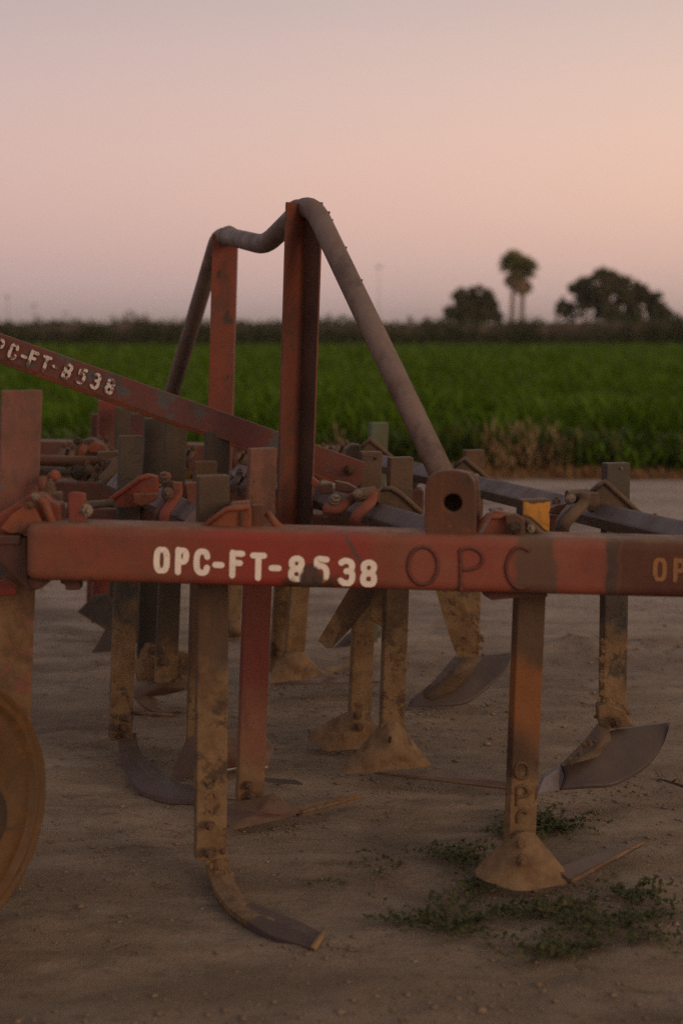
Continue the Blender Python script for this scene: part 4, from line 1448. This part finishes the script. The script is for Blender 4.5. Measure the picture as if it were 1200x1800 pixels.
def crop_field():
    parts = []
    zones = [(FIELD_Y + .1, 14, -7, 8, 560, .24, .024), (14, 20, -9, 10, 330, .26, .028), (20, 34, -13, 14, 120, .30, .042), (34, 56, -20, 21, 44, .34, .075), (56, 92, -34, 36, 17, .40, .14)]
    for k, (y0, y1, x0, x1, dens, L, wd) in enumerate(zones):
        n = int((y1 - y0) * (x1 - x0) * dens)
        x, y = rng.uniform(x0, x1, n), rng.uniform(y0, y1, n)
        clump = fbm(x * .9, y * .9, 40, 3)
        keep = rng.uniform(0, 1, n) < np.clip(.75 + clump * .8, .25, 1)
        keep &= y > FIELD_Y + .12 + margin_w(x) + .25 * fbm(x * 2.2, y, 44, 2)
        x, y, clump = x[keep], y[keep], clump[keep]
        n = len(x)
        top = .30 + .10 * fbm(x * .35, y * .35, 50, 2) + .12 * clump
        edge = np.clip((y - FIELD_Y) / 1.4, .5, 1)
        zb = rng.uniform(0, 1, n) ** .8 * top * edge
        parts.append(blades(x, y, zb, L * rng.uniform(.6, 1.25, n) * edge, wd * rng.uniform(.6, 1.4, n), .8, 100 + k))
    V, Fq, A, o = [], [], [], 0
    for v, f, a in parts:
        V.append(v); Fq.append(f + o); A.append(a); o += len(v)
    mat = leaf_mat('crop_leaf', [(0.066, 0.118, 0.002), (0.098, 0.176, 0.003), (0.132, 0.215, 0.004)], .75, .40, .45)
    c = np_mesh('crop', np.concatenate(V), np.concatenate(Fq), mat, attr=np.concatenate(A))
    tag(c, 'dense bright green leafy crop filling the field beyond the dirt track', 'crop', kind='stuff')


def field_margin():
    # rusty dry grass strip
    n = 26000
    x = rng.uniform(-7, 8, n)
    y = FIELD_Y - .1 + np.abs(rng.normal(.05, .16, n)) + rng.uniform(0, 1, n) * margin_w(x) + .2 * fbm(x * .8, x * 0, 9, 2)
    k = np.clip(.5 + fbm(x * 1.2, y * 1.2, 17, 3), .1, 1) * np.where(x > 1.9, .45, 1)
    keep = rng.uniform(0, 1, n) < k
    x, y = x[keep], y[keep]
    V, Fq, A = blades(x, y, np.zeros(len(x)), rng.uniform(.03, .12, len(x)), rng.uniform(.007, .016, len(x)), .9, 5)
    mat = leaf_mat('dry_grass_blade', [(0.21, 0.105, 0.040), (0.28, 0.150, 0.060), (0.18, 0.14, 0.042)], .8, .2, 1.2)
    tag(np_mesh('dry_grass', V, Fq, mat, attr=A), 'low rust brown dry grass strip along the edge of the green crop', 'dry grass', kind='stuff')
    # pale feathery seed heads standing in the margin
    V, Fq, A, o = [], [], [], 0
    spots = [(868, 770), (880, 785), (892, 762), (915, 790), (925, 772), (938, 792), (960, 770), (975, 762), (985, 780), (900, 800), (870, 800), (950, 800), (600, 785)]
    for i, (px, py) in enumerate(spots):
        b = W(px, 838, FIELD_Y + .65 + .2 * math.sin(i * 3.1))
        hh = .26 + .10 * math.sin(i * 2.3)
        m = 27
        xx = b.x + rng.normal(0, .06, m)
        yy = b.y + rng.normal(0, .06, m)
        v, f, a = blades(xx, yy, rng.uniform(0, hh, m), rng.uniform(.05, .13, m), rng.uniform(.006, .012, m), .45, 300 + i, .2)
        V.append(v); Fq.append(f + o); A.append(a); o += len(v)
    mat = leaf_mat('seed_head', [(0.30, 0.19, 0.10), (0.40, 0.265, 0.15), (0.28, 0.20, 0.09)], .8, .25, 1)
    tag(np_mesh('dry_weeds', np.concatenate(V), np.concatenate(Fq), mat, attr=np.concatenate(A)), 'pale straw coloured seeding weeds standing in the field margin', 'dry weeds', kind='stuff')
    # darker leafy weeds in the margin
    n = 9000
    x = rng.uniform(-7, 8, n)
    y = FIELD_Y + rng.uniform(.15, .8, n) + margin_w(x) * .7
    keep = fbm(x * 1.3, y * .6, 71, 3) > -.15
    x, y = x[keep], y[keep]
    m = len(x)
    V, Fq, A = blades(x, y, rng.uniform(0, .25, m), rng.uniform(.08, .2, m), rng.uniform(.015, .035, m), .9, 6)
    mat = leaf_mat('margin_weed_leaf', [(0.045, 0.075, 0.009), (0.075, 0.120, 0.012), (0.15, 0.11, 0.03)], .6, .25, 1)
    tag(np_mesh('margin_weeds', V, Fq, mat, attr=A), 'dark leafy weeds at the foot of the green crop', 'weeds', kind='stuff')


def leaf_cloud(blobs, n, size, seed, squash=.5):
    """small leaf cards spread through ellipsoid blobs (cx,cy,cz,rx,ry,rz)"""
    r = np.random.default_rng(seed)
    B = np.array(blobs)
    vol = B[:, 3] * B[:, 5]
    idx = r.choice(len(B), n, p=vol / vol.sum())
    d = r.normal(size=(n, 3))
    d /= np.linalg.norm(d, axis=1)[:, None]
    rad = r.uniform(.25, 1.0, n) ** .45
    rad *= 1 + .18 * np.sin(d[:, 0] * 7 + idx) * np.cos(d[:, 2] * 6 + idx * 2)
    c = B[idx, :3] + d * rad[:, None] * B[idx, 3:]
    # twig clumps: gather leaves towards random centres to open gaps
    u = r.normal(size=(n, 3)); u /= np.linalg.norm(u, axis=1)[:, None]
    w = np.cross(u, r.normal(size=(n, 3))); w /= np.linalg.norm(w, axis=1)[:, None]
    s = size * r.uniform(.5, 1.4, n)[:, None]
    V = np.stack([c - u * s, c + w * s * squash, c + u * s, c - w * s * squash], 1).reshape(-1, 3)
    Fq = (np.arange(n)[:, None] * 4 + np.arange(4)[None, :])
    return V, Fq, np.repeat(r.uniform(0, 1, n), 4)


BARK = worn('bark', (0.075, 0.055, 0.040), (0.050, 0.038, 0.030), film=.1, bump=.6)
HEDGE = leaf_mat('hedge_leaf', [(0.036, 0.052, 0.010), (0.054, 0.072, 0.015), (0.074, 0.080, 0.022)], .7, .15, .3)
TREE = leaf_mat('tree_leaf', [(0.078, 0.082, 0.036), (0.115, 0.112, 0.050), (0.150, 0.130, 0.070)], .8, .30, .4)


def hedge():
    Yh = 93.0
    k = F / Yh
    # crest heights read along the hedge (photo px -> px above horizon line)
    cx = np.array([-900, -400, 0, 60, 140, 180, 215, 245, 275, 320, 400, 470, 560, 640, 700, 760, 860, 960, 1040, 1110, 1150, 1200, 1600, 2100])
    cy = np.array([566, 563, 566, 563, 562, 566, 562, 556, 561, 566, 563, 564, 562, 563, 566, 561, 563, 562, 560, 557, 552, 557, 563, 566])
    root = empty('hedge', ((600 - 600) / k, Yh, 0))
    tag(root, 'long dark overgrown hedge along the far side of the green field', 'hedge')
    org = root.location
    blobs = []
    x = -56.0
    while x < 58:
        px = 600 + x * k
        top = CAM_H + (590 - np.interp(px, cx, cy)) / k * 1.0
        top += .10 + rng.normal(0, .09)
        r = rng.uniform(.95, 1.5)
        blobs.append((x, Yh + rng.uniform(-.4, .4), top * .52, r, .9, top * .50))
        blobs.append((x + .3, Yh - .5, top * .3, r, .7, top * .32))
        x += rng.uniform(.6, 1.1)
    V, Fq, A = leaf_cloud(blobs, 90000, .12, 12, .6)
    V[:, 2] = np.maximum(V[:, 2], 0.0)
    np_mesh('foliage', V, Fq, HEDGE, root, origin=org, attr=A)
    # woody core so that the far side does not shine through
    bm = bmesh.new()
    xs = np.arange(-56, 58, 1.0)
    prev = None
    for i, xx in enumerate(xs):
        px = 600 + xx * k
        top = (CAM_H + (590 - np.interp(px, cx, cy)) / k) * .90 + rng.normal(0, .05)
        ring = [bm.verts.new(p) for p in ((xx, Yh - .55, 0), (xx, Yh - .4 + rng.normal(0, .1), top * .8), (xx, Yh, top), (xx, Yh + .4, top * .8), (xx, Yh + .55, 0))]
        if prev:
            for j in range(4):
                bm.faces.new((prev[j], ring[j], ring[j + 1], prev[j + 1]))
        prev = ring
    obj('branches', bm, BARK, root, origin=org)


def broad_tree(name, label, px0, px1, base_y, blobs_px, Y, n, leaf, trunks, seed, gap=-.24):
    k = F / Y
    cxp = (px0 + px1) / 2
    root = empty(name, ((cxp - 600) / k, Y, 0))
    tag(root, label, 'tree', 'dark trees behind the hedge')
    org = root.location
    B = []
    for (x, y, rx, ry) in blobs_px:
        B.append(((x - 600) / k, Y + random.uniform(-1.2, 1.2), CAM_H + (590 - y) / k, rx / k, max(rx, ry) / k * .8, ry / k))
    V, Fq, A = leaf_cloud(B, n, leaf, seed, .55)
    q = V.reshape(-1, 4, 3)
    cc = q.mean(1)
    g = fbm(cc[:, 0] * 1.5 + 3, cc[:, 2] * 1.5, seed + 5, 2) + .3 * fbm(cc[:, 0] * 4 + cc[:, 1], cc[:, 2] * 4, seed + 9, 2)
    ok = g > gap
    V = q[ok].reshape(-1, 3)
    A = A.reshape(-1, 4)[ok].ravel()
    Fq = np.arange(len(V)).reshape(-1, 4)
    V[:, 2] = np.maximum(V[:, 2], .3)
    np_mesh('crown', V, Fq, TREE, root, origin=org, attr=A)
    bm = None
    for (x, tops) in trunks:
        b = Vector(((x - 600) / k, Y, 0))
        for (tx, ty) in tops:
            tp = Vector(((tx - 600) / k, Y + random.uniform(-.8, .8), CAM_H + (590 - ty) / k))
            mid = b.lerp(tp, .45) + Vector((random.uniform(-.3, .3), 0, .2))
            bm = bm_tube(smooth_path([b, b.lerp(mid, .6), mid, tp], 4), [.22 - .18 * i / 12 for i in range(13)], 8, True, bm)
    obj('trunk', bm, BARK, root, smooth=True, origin=org)


def palm(name, label, bx, cx, cy, top, Y, seed):
    """fan palm: slim trunk, skirt of dead fronds and a crown of pleated fan leaves"""
    r = random.Random(seed)
    k = F / Y
    root = empty(name, ((bx - 600) / k, Y, 0))
    tag(root, label, 'palm tree', 'pair of fan palms beyond the hedge')
    org = root.location
    b = Vector(((bx - 600) / k, Y, 0))
    c = Vector(((cx - 600) / k, Y, CAM_H + (590 - cy) / k))
    tm = worn('palm_bark_' + str(seed), (0.26, 0.21, 0.16), (0.20, 0.16, 0.12), film=.1, grime=.2)
    obj('trunk', bm_tube(smooth_path([b, b.lerp(c, .5) + Vector((.05, 0, 0)), c], 6), [.30 - .09 * i / 12 for i in range(13)], 12), tm, root, smooth=True, origin=org)

    def fans(n, el_lo, el_hi, stem, blade, seedo):
        V, Fc, A = [], [], []
        for i in range(n):
            az = r.uniform(0, 2 * math.pi)
            el = r.uniform(el_lo, el_hi)
            d = Vector((math.cos(az) * math.cos(el), math.sin(az) * math.cos(el), math.sin(el)))
            s = d.cross(Vector((0, 0, 1))).normalized()
            up = s.cross(d)
            L = stem * r.uniform(.8, 1.15)
            tip = c + d * L
            # petiole
            rn = r.random()
            q = len(V)
            V += [c - s * .03, c + s * .03, tip + s * .02, tip - s * .02]
            A += [rn] * 4
            Fc.append((q, q + 1, q + 2, q + 3))
            m = 11
            for j in range(m):
                a = (j - (m - 1) / 2) / (m - 1) * 2.6
                dd = (d * math.cos(a) + s * math.sin(a)).normalized()
                e = tip + dd * blade * (.75 + .25 * math.cos(a)) * r.uniform(.85, 1.1) - Vector((0, 0, blade * .16 * r.uniform(.6, 1.4)))
                m1 = tip + dd * blade * .5
                w = dd.cross(up).normalized() * blade * .12
                q = len(V)
                V += [tip, m1 + w + up * .03, e, m1 - w - up * .03]
                A += [rn] * 4
                Fc.append((q, q + 1, q + 2, q + 3))
        return np.array(V), np.array(Fc), np.array(A)
    V, Fc, A = fans(120, -.6, 1.5, .68, 1.02, 0)
    g = leaf_mat('palm_leaf_' + str(seed), [(0.22, 0.215, 0.070), (0.30, 0.285, 0.095), (0.38, 0.34, 0.13)], .7, .40, .6)
    np_mesh('crown', V, Fc, g, root, origin=org, attr=A)
    V, Fc, A = fans(130, -1.52, -.80, .85, 1.1, 1)
    V[:, 2] -= .55
    lowz = np.clip((c.z - .6 - V[:, 2]) / 2.0, 0, 1)
    V[:, 0] = c.x + (V[:, 0] - c.x) * (1 - .28 * lowz)
    d = leaf_mat('palm_dead_leaf_' + str(seed), [(0.27, 0.185, 0.105), (0.34, 0.235, 0.135), (0.22, 0.155, 0.09)], .8, .1, .6)
    np_mesh('dead_frond_skirt', V, Fc, d, root, origin=org, attr=A)


def tower(label, px, ytop, Y, hw, cross):
    k = F / Y
    x = (px - 600) / k
    top = CAM_H + (590 - ytop) / k
    root = empty('mast_tower', (x, Y, 0))
    tag(root, label, 'tower', 'faint far poles on the skyline')
    m = M['tower']
    obj('pole', bm_tube([(x, Y, 0), (x, Y, top)], [hw, hw * .55], 10), m, root, smooth=True, origin=root.location)
    for dz, w in cross:
        obj('platform', bm_box((x, Y, top - dz), (1, 0, 0), (0, 1, 0), (0, 0, 1), w, w * .6, .9, .1), m, root, origin=root.location)
        for s in (-1, 0, 1):
            obj('antenna', bm_box((x + s * w * .42, Y - w * .3, top - dz + .9), (1, 0, 0), (0, 1, 0), (0, 0, 1), .5, .3, 2.2, .05), m, root, origin=root.location)


M['tower'] = NT('galvanised_tower').done((0.30, 0.28, 0.28), .6)

# ------------------------------------------------------------------ dusk air: even haze in one closed box round everything but the sky
HAZE_DENSITY = 0.0003
hb = bmesh.new()
bmesh.ops.create_cube(hb, size=1.0)
for v_ in hb.verts:
    v_.co = Vector((v_.co.x * 9000, v_.co.y * 9600 + 100, (v_.co.z + .5) * 64 - 1.2))
hm = bpy.data.materials.new('dusk_haze')
hm.use_nodes = True
hm.node_tree.nodes.clear()
ho = hm.node_tree.nodes.new('ShaderNodeOutputMaterial')
hv = hm.node_tree.nodes.new('ShaderNodeVolumePrincipled')
hv.inputs['Color'].default_value = (0.86, 0.84, 0.86, 1)
hv.inputs['Density'].default_value = HAZE_DENSITY
hv.inputs['Anisotropy'].default_value = 0.0
hm.node_tree.links.new(hv.outputs[0], ho.inputs['Volume'])
hz = obj('haze', hb, hm, None, origin=(0, 0, 0))
tag(hz, 'thin even dusk haze that fades the far poles into the sky', 'haze', kind='stuff')

crop_field()
field_margin()
hedge()
broad_tree('oak_tree', 'smaller dark round tree behind the hedge left of the two palms', 775, 880, 560,
           [(826, 548, 46, 20), (806, 540, 22, 24), (818, 524, 22, 17), (842, 522, 22, 16), (850, 540, 22, 24), (838, 512, 10, 8), (800, 522, 10, 8), (866, 556, 16, 10), (790, 552, 14, 14)],
           122, 9000, .19, [(815, [(805, 530), (820, 520)]), (845, [(848, 522), (855, 545)])], 31, -.50)
broad_tree('oak_tree', 'large dark spreading tree behind the hedge right of the palms', 975, 1180, 560,
           [(1000, 540, 24, 22), (1012, 518, 20, 22), (1028, 500, 20, 13), (1062, 486, 22, 13), (1048, 512, 24, 22), (1030, 536, 30, 24), (1080, 500, 20, 14), (1076, 530, 34, 28), (1064, 549, 60, 14),
            (1118, 518, 18, 16), (1112, 540, 30, 24), (1144, 520, 10, 12), (1146, 542, 20, 18), (1165, 552, 14, 10), (1090, 515, 12, 12), (985, 552, 12, 10), (1108, 505, 8, 8)],
           118, 20000, .20, [(1030, [(1015, 515), (1035, 500), (1050, 520)]), (1075, [(1065, 490), (1085, 505)]), (1120, [(1118, 520), (1145, 535)])], 32)
palm('fan_palm', 'taller left palm of the pair standing beyond the hedge', 895, 898, 466, 430, 150, 41)
palm('fan_palm', 'shorter right palm of the pair standing beyond the hedge', 911, 915, 476, 445, 146, 42)
tower('faint thin mast with a small platform rising far behind the hedge beside the pipe', 665, 470, 1150, .34, [(.8, 4.4)])
tower('tallest faint far pole at the left end of the skyline', 20, 522, 1150, .5, [(1.0, 3.4)])
tower('faint short far pole right of the tallest left skyline pole', 66, 536, 1200, .5, [(1.0, 4.4)])
tower('lowest faint far pole on the skyline over the left of the hedge', 120, 550, 1200, .5, [(1.0, 4.4)])


# ------------------------------------------------------------------ ground cover and litter near the shanks
def inside(px, py, poly):
    c = np.zeros(len(px), bool)
    n = len(poly)
    for i in range(n):
        x1, y1 = poly[i]
        x2, y2 = poly[(i + 1) % n]
        cond = ((y1 > py) != (y2 > py)) & (px < (x2 - x1) * (py - y1) / (y2 - y1 + 1e-9) + x1)
        c ^= cond
    return c


def weeds():
    polys = [([(640, 1600), (700, 1592), (780, 1600), (860, 1585), (960, 1572), (1060, 1588), (1140, 1580), (1320, 1560), (1420, 1640), (1320, 1690), (1200, 1680), (1120, 1668), (1060, 1668), (980, 1690), (900, 1672), (800, 1645), (700, 1625)], 190),
             ([(585, 1546), (640, 1538), (700, 1530), (680, 1510), (740, 1518), (780, 1496), (845, 1498), (850, 1530), (836, 1560), (800, 1580), (760, 1562), (690, 1556), (600, 1556)], 120),
             ([(868, 1450), (900, 1436), (945, 1430), (985, 1438), (1008, 1460), (985, 1482), (960, 1476), (880, 1464)], 70),
             ([(1060, 1560), (1120, 1530), (1180, 1545), (1190, 1580), (1100, 1590)], 30)]
    V, Fq, A, o = [], [], [], 0
    SV, SF, so = [], [], 0
    for pi, (poly, ns) in enumerate(polys):
        P = np.array(poly, float)
        x0, y0 = P.min(0); x1, y1 = P.max(0)
        px, py = rng.uniform(x0, x1, ns * 12), rng.uniform(y0, y1, ns * 12)
        k = inside(px, py, poly)
        px, py = px[k][:ns * 3], py[k][:ns * 3]
        for x, y in zip(px, py):
            b = G(x, y)
            if fbm(np.array([b.x * 5]), np.array([b.y * 5]), 61, 3)[0] < (.03 if pi == 0 else -.14 if pi == 1 else .02) + max(0, (x - 980) / 900) + random.uniform(-.2, .15):
                continue
            # a creeping stem with pairs of small leaves
            a = random.uniform(0, 2 * math.pi)
            L = random.uniform(.03, .11)
            m = int(6 + L * 130)
            t = np.linspace(0, 1, m)
            rise = random.uniform(.001, .015)
            bend = random.uniform(-1, 1)
            lx = b.x + np.cos(a + bend * t) * L * t
            ly = b.y + np.sin(a + bend * t) * L * t
            lz = ground_z(lx, ly) + .003 + rise * np.sin(t * 2.2) + rng.uniform(0, .006, m)
            v, f, aa = blades(lx, ly, lz, rng.uniform(.006, .014, m), rng.uniform(.004, .009, m), 1.6, random.randrange(1 << 30), .3)
            V.append(v); Fq.append(f + o); A.append(np.clip(aa * .6 + random.uniform(0, .45), 0, 1)); o += len(v)
    mat = leaf_mat('weed_leaf', [(0.050, 0.066, 0.022), (0.080, 0.092, 0.034), (0.17, 0.125, 0.055)], .65, .3, 6)
    w = np_mesh('ground_weeds', np.concatenate(V), np.concatenate(Fq), mat, attr=np.concatenate(A))
    tag(w, 'low creeping green weeds spreading over the dirt around the right shovel', 'weeds', kind='stuff')


def litter():
    # small stones and clods
    n = 3000
    y = 1.7 + rng.uniform(0, 1, n) ** 1.6 * 6
    x = rng.uniform(-1, 1, n) * (.5 + y * .32) + .1
    s = rng.lognormal(-6.1, .45, n)
    s = np.clip(s, .001, .0065)
    base = np.array([(1, 0, 0), (-.5, .86, 0), (-.5, -.86, 0), (0, 0, .8), (.4, .7, -.3), (-.9, .1, .2)], float)
    base = np.array([(1, .1, 0), (.1, 1, .1), (-1, 0, .05), (0, -1, -.05), (.1, 0, .75), (0, .1, -.6)])
    tri = np.array([(0, 1, 4), (1, 2, 4), (2, 3, 4), (3, 0, 4), (1, 0, 5), (2, 1, 5), (3, 2, 5), (0, 3, 5)])
    jit = 1 + rng.uniform(-.3, .3, (n, 6, 1))
    a = rng.uniform(0, 6.28, n)
    ca, sa = np.cos(a), np.sin(a)
    b = base[None] * jit
    bx = b[:, :, 0] * ca[:, None] - b[:, :, 1] * sa[:, None]
    by = b[:, :, 0] * sa[:, None] + b[:, :, 1] * ca[:, None]
    gz = ground_z(x, y)
    V = np.stack([x[:, None] + bx * s[:, None], y[:, None] + by * s[:, None], gz[:, None] + b[:, :, 2] * s[:, None] + s[:, None] * .25], 2).reshape(-1, 3)
    Fc = (np.arange(n)[:, None, None] * 6 + tri[None]).reshape(-1, 3)
    t = NT('pebble')
    at = t.new('ShaderNodeAttribute'); at.attribute_name = 'rnd'
    m = t.done(t.mix(t.step(at.outputs['Fac'], .55, 1.0), (0.170, 0.128, 0.096), (0.32, 0.26, 0.21)), .9, spec=.2)
    tag(np_mesh('pebbles', V, Fc, m, attr=np.repeat(rng.uniform(0, 1, n) ** 1.6, 6)), 'scattered small pebbles and clods on the bare dirt', 'pebbles', kind='stuff')
    # crumbly clods of the same soil, gathered in patches and round the tools
    n = 15000
    y = 1.65 + rng.uniform(0, 1, n) ** 1.3 * 4.6
    x = rng.uniform(-1, 1, n) * (.5 + y * .34) + .1
    keep = fbm(x * 2.2, y * 3.5, 91, 3) + rng.uniform(-.35, .35, n) > .02
    x, y = x[keep], y[keep]
    s = np.clip(rng.lognormal(-5.75, .5, len(x)), .0015, .011)
    for (px, py, k, sp) in ((920, 1568, 90, .07), (850, 1552, 40, .04), (548, 1668, 60, .05), (690, 1360, 70, .08), (600, 1322, 50, .06), (460, 1458, 60, .07), (310, 1406, 60, .08), (1000, 1392, 70, .09), (1090, 1384, 50, .07), (760, 1244, 60, .10), (520, 1203, 50, .1), (1128, 1484, 30, .05)):
        g = G(px, py)
        x = np.append(x, g.x + rng.normal(0, sp, k)); y = np.append(y, g.y + rng.normal(0, sp * .8, k))
        s = np.append(s, np.clip(rng.lognormal(-5.7, .45, k), .002, .008))
    n = len(x)
    jit = 1 + rng.uniform(-.35, .35, (n, 6, 1))
    a = rng.uniform(0, 6.28, n)
    ca, sa = np.cos(a), np.sin(a)
    b = base[None] * jit * np.array([1, 1, .62])
    bx = b[:, :, 0] * ca[:, None] - b[:, :, 1] * sa[:, None]
    by = b[:, :, 0] * sa[:, None] + b[:, :, 1] * ca[:, None]
    gz = ground_z(x, y)
    V = np.stack([x[:, None] + bx * s[:, None], y[:, None] + by * s[:, None], gz[:, None] + b[:, :, 2] * s[:, None] + s[:, None] * .2], 2).reshape(-1, 3)
    Fc = (np.arange(n)[:, None, None] * 6 + tri[None]).reshape(-1, 3)
    t = NT('clod')
    at = t.new('ShaderNodeAttribute'); at.attribute_name = 'rnd'
    m = t.done(t.mix(at.outputs['Fac'], (0.160, 0.118, 0.084), (0.270, 0.206, 0.152)), .95, spec=.1)
    tag(np_mesh('soil_clods', V, Fc, m, attr=np.repeat(rng.uniform(0, 1, n), 6)), 'crumbly soil clods strewn over the dirt under the cultivator', 'clods', kind='stuff')
    # straw bits
    n = 260
    y = 1.8 + rng.uniform(0, 1, n) * 3.2
    x = rng.uniform(-1, 1, n) * (.5 + y * .3) + .15
    a = rng.uniform(0, math.pi, n)
    L = rng.uniform(.006, .03, n)
    w = rng.uniform(.0006, .0015, n)
    dx, dy = np.cos(a) * L, np.sin(a) * L
    sx, sy = -np.sin(a) * w, np.cos(a) * w
    z0, z1 = ground_z(x - dx, y - dy) + .004, ground_z(x + dx, y + dy) + .005
    V = np.stack([np.stack([x - dx - sx, y - dy - sy, z0], 1), np.stack([x - dx + sx, y - dy + sy, z0 + .001], 1), np.stack([x + dx + sx, y + dy + sy, z1 + .001], 1), np.stack([x + dx - sx, y + dy - sy, z1], 1)], 1).reshape(-1, 3)
    Fc = np.arange(n)[:, None] * 4 + np.arange(4)[None]
    m = leaf_mat('straw', [(0.16, 0.10, 0.05), (0.22, 0.15, 0.08), (0.12, 0.07, 0.04)], .8, .1, 3)
    tag(np_mesh('straw', V, Fc, m, attr=np.repeat(rng.uniform(0, 1, n), 4)), 'short broken straw bits lying on the dirt', 'straw', kind='stuff')
    # dark twig on the right
    pts = [G(1158, 1369, .012), G(1172, 1373, .016), G(1186, 1377, .014), G(1206, 1383, .012), G(1240, 1386, .01)]
    org = G(1186, 1377)
    o = obj('twig', bm_tube(smooth_path(pts, 5), [.002 + .0035 * i / 20 for i in range(21)], 7), BARK, None, True, origin=org)
    obj('side_shoot', bm_tube([G(1180, 1375, .015), G(1190, 1368, .03)], [.0025, .001], 6), BARK, o, True, origin=org)
    tag(o, 'thin dark dead twig lying on the dirt right of the big curved wing', 'twig')


weeds()
litter()
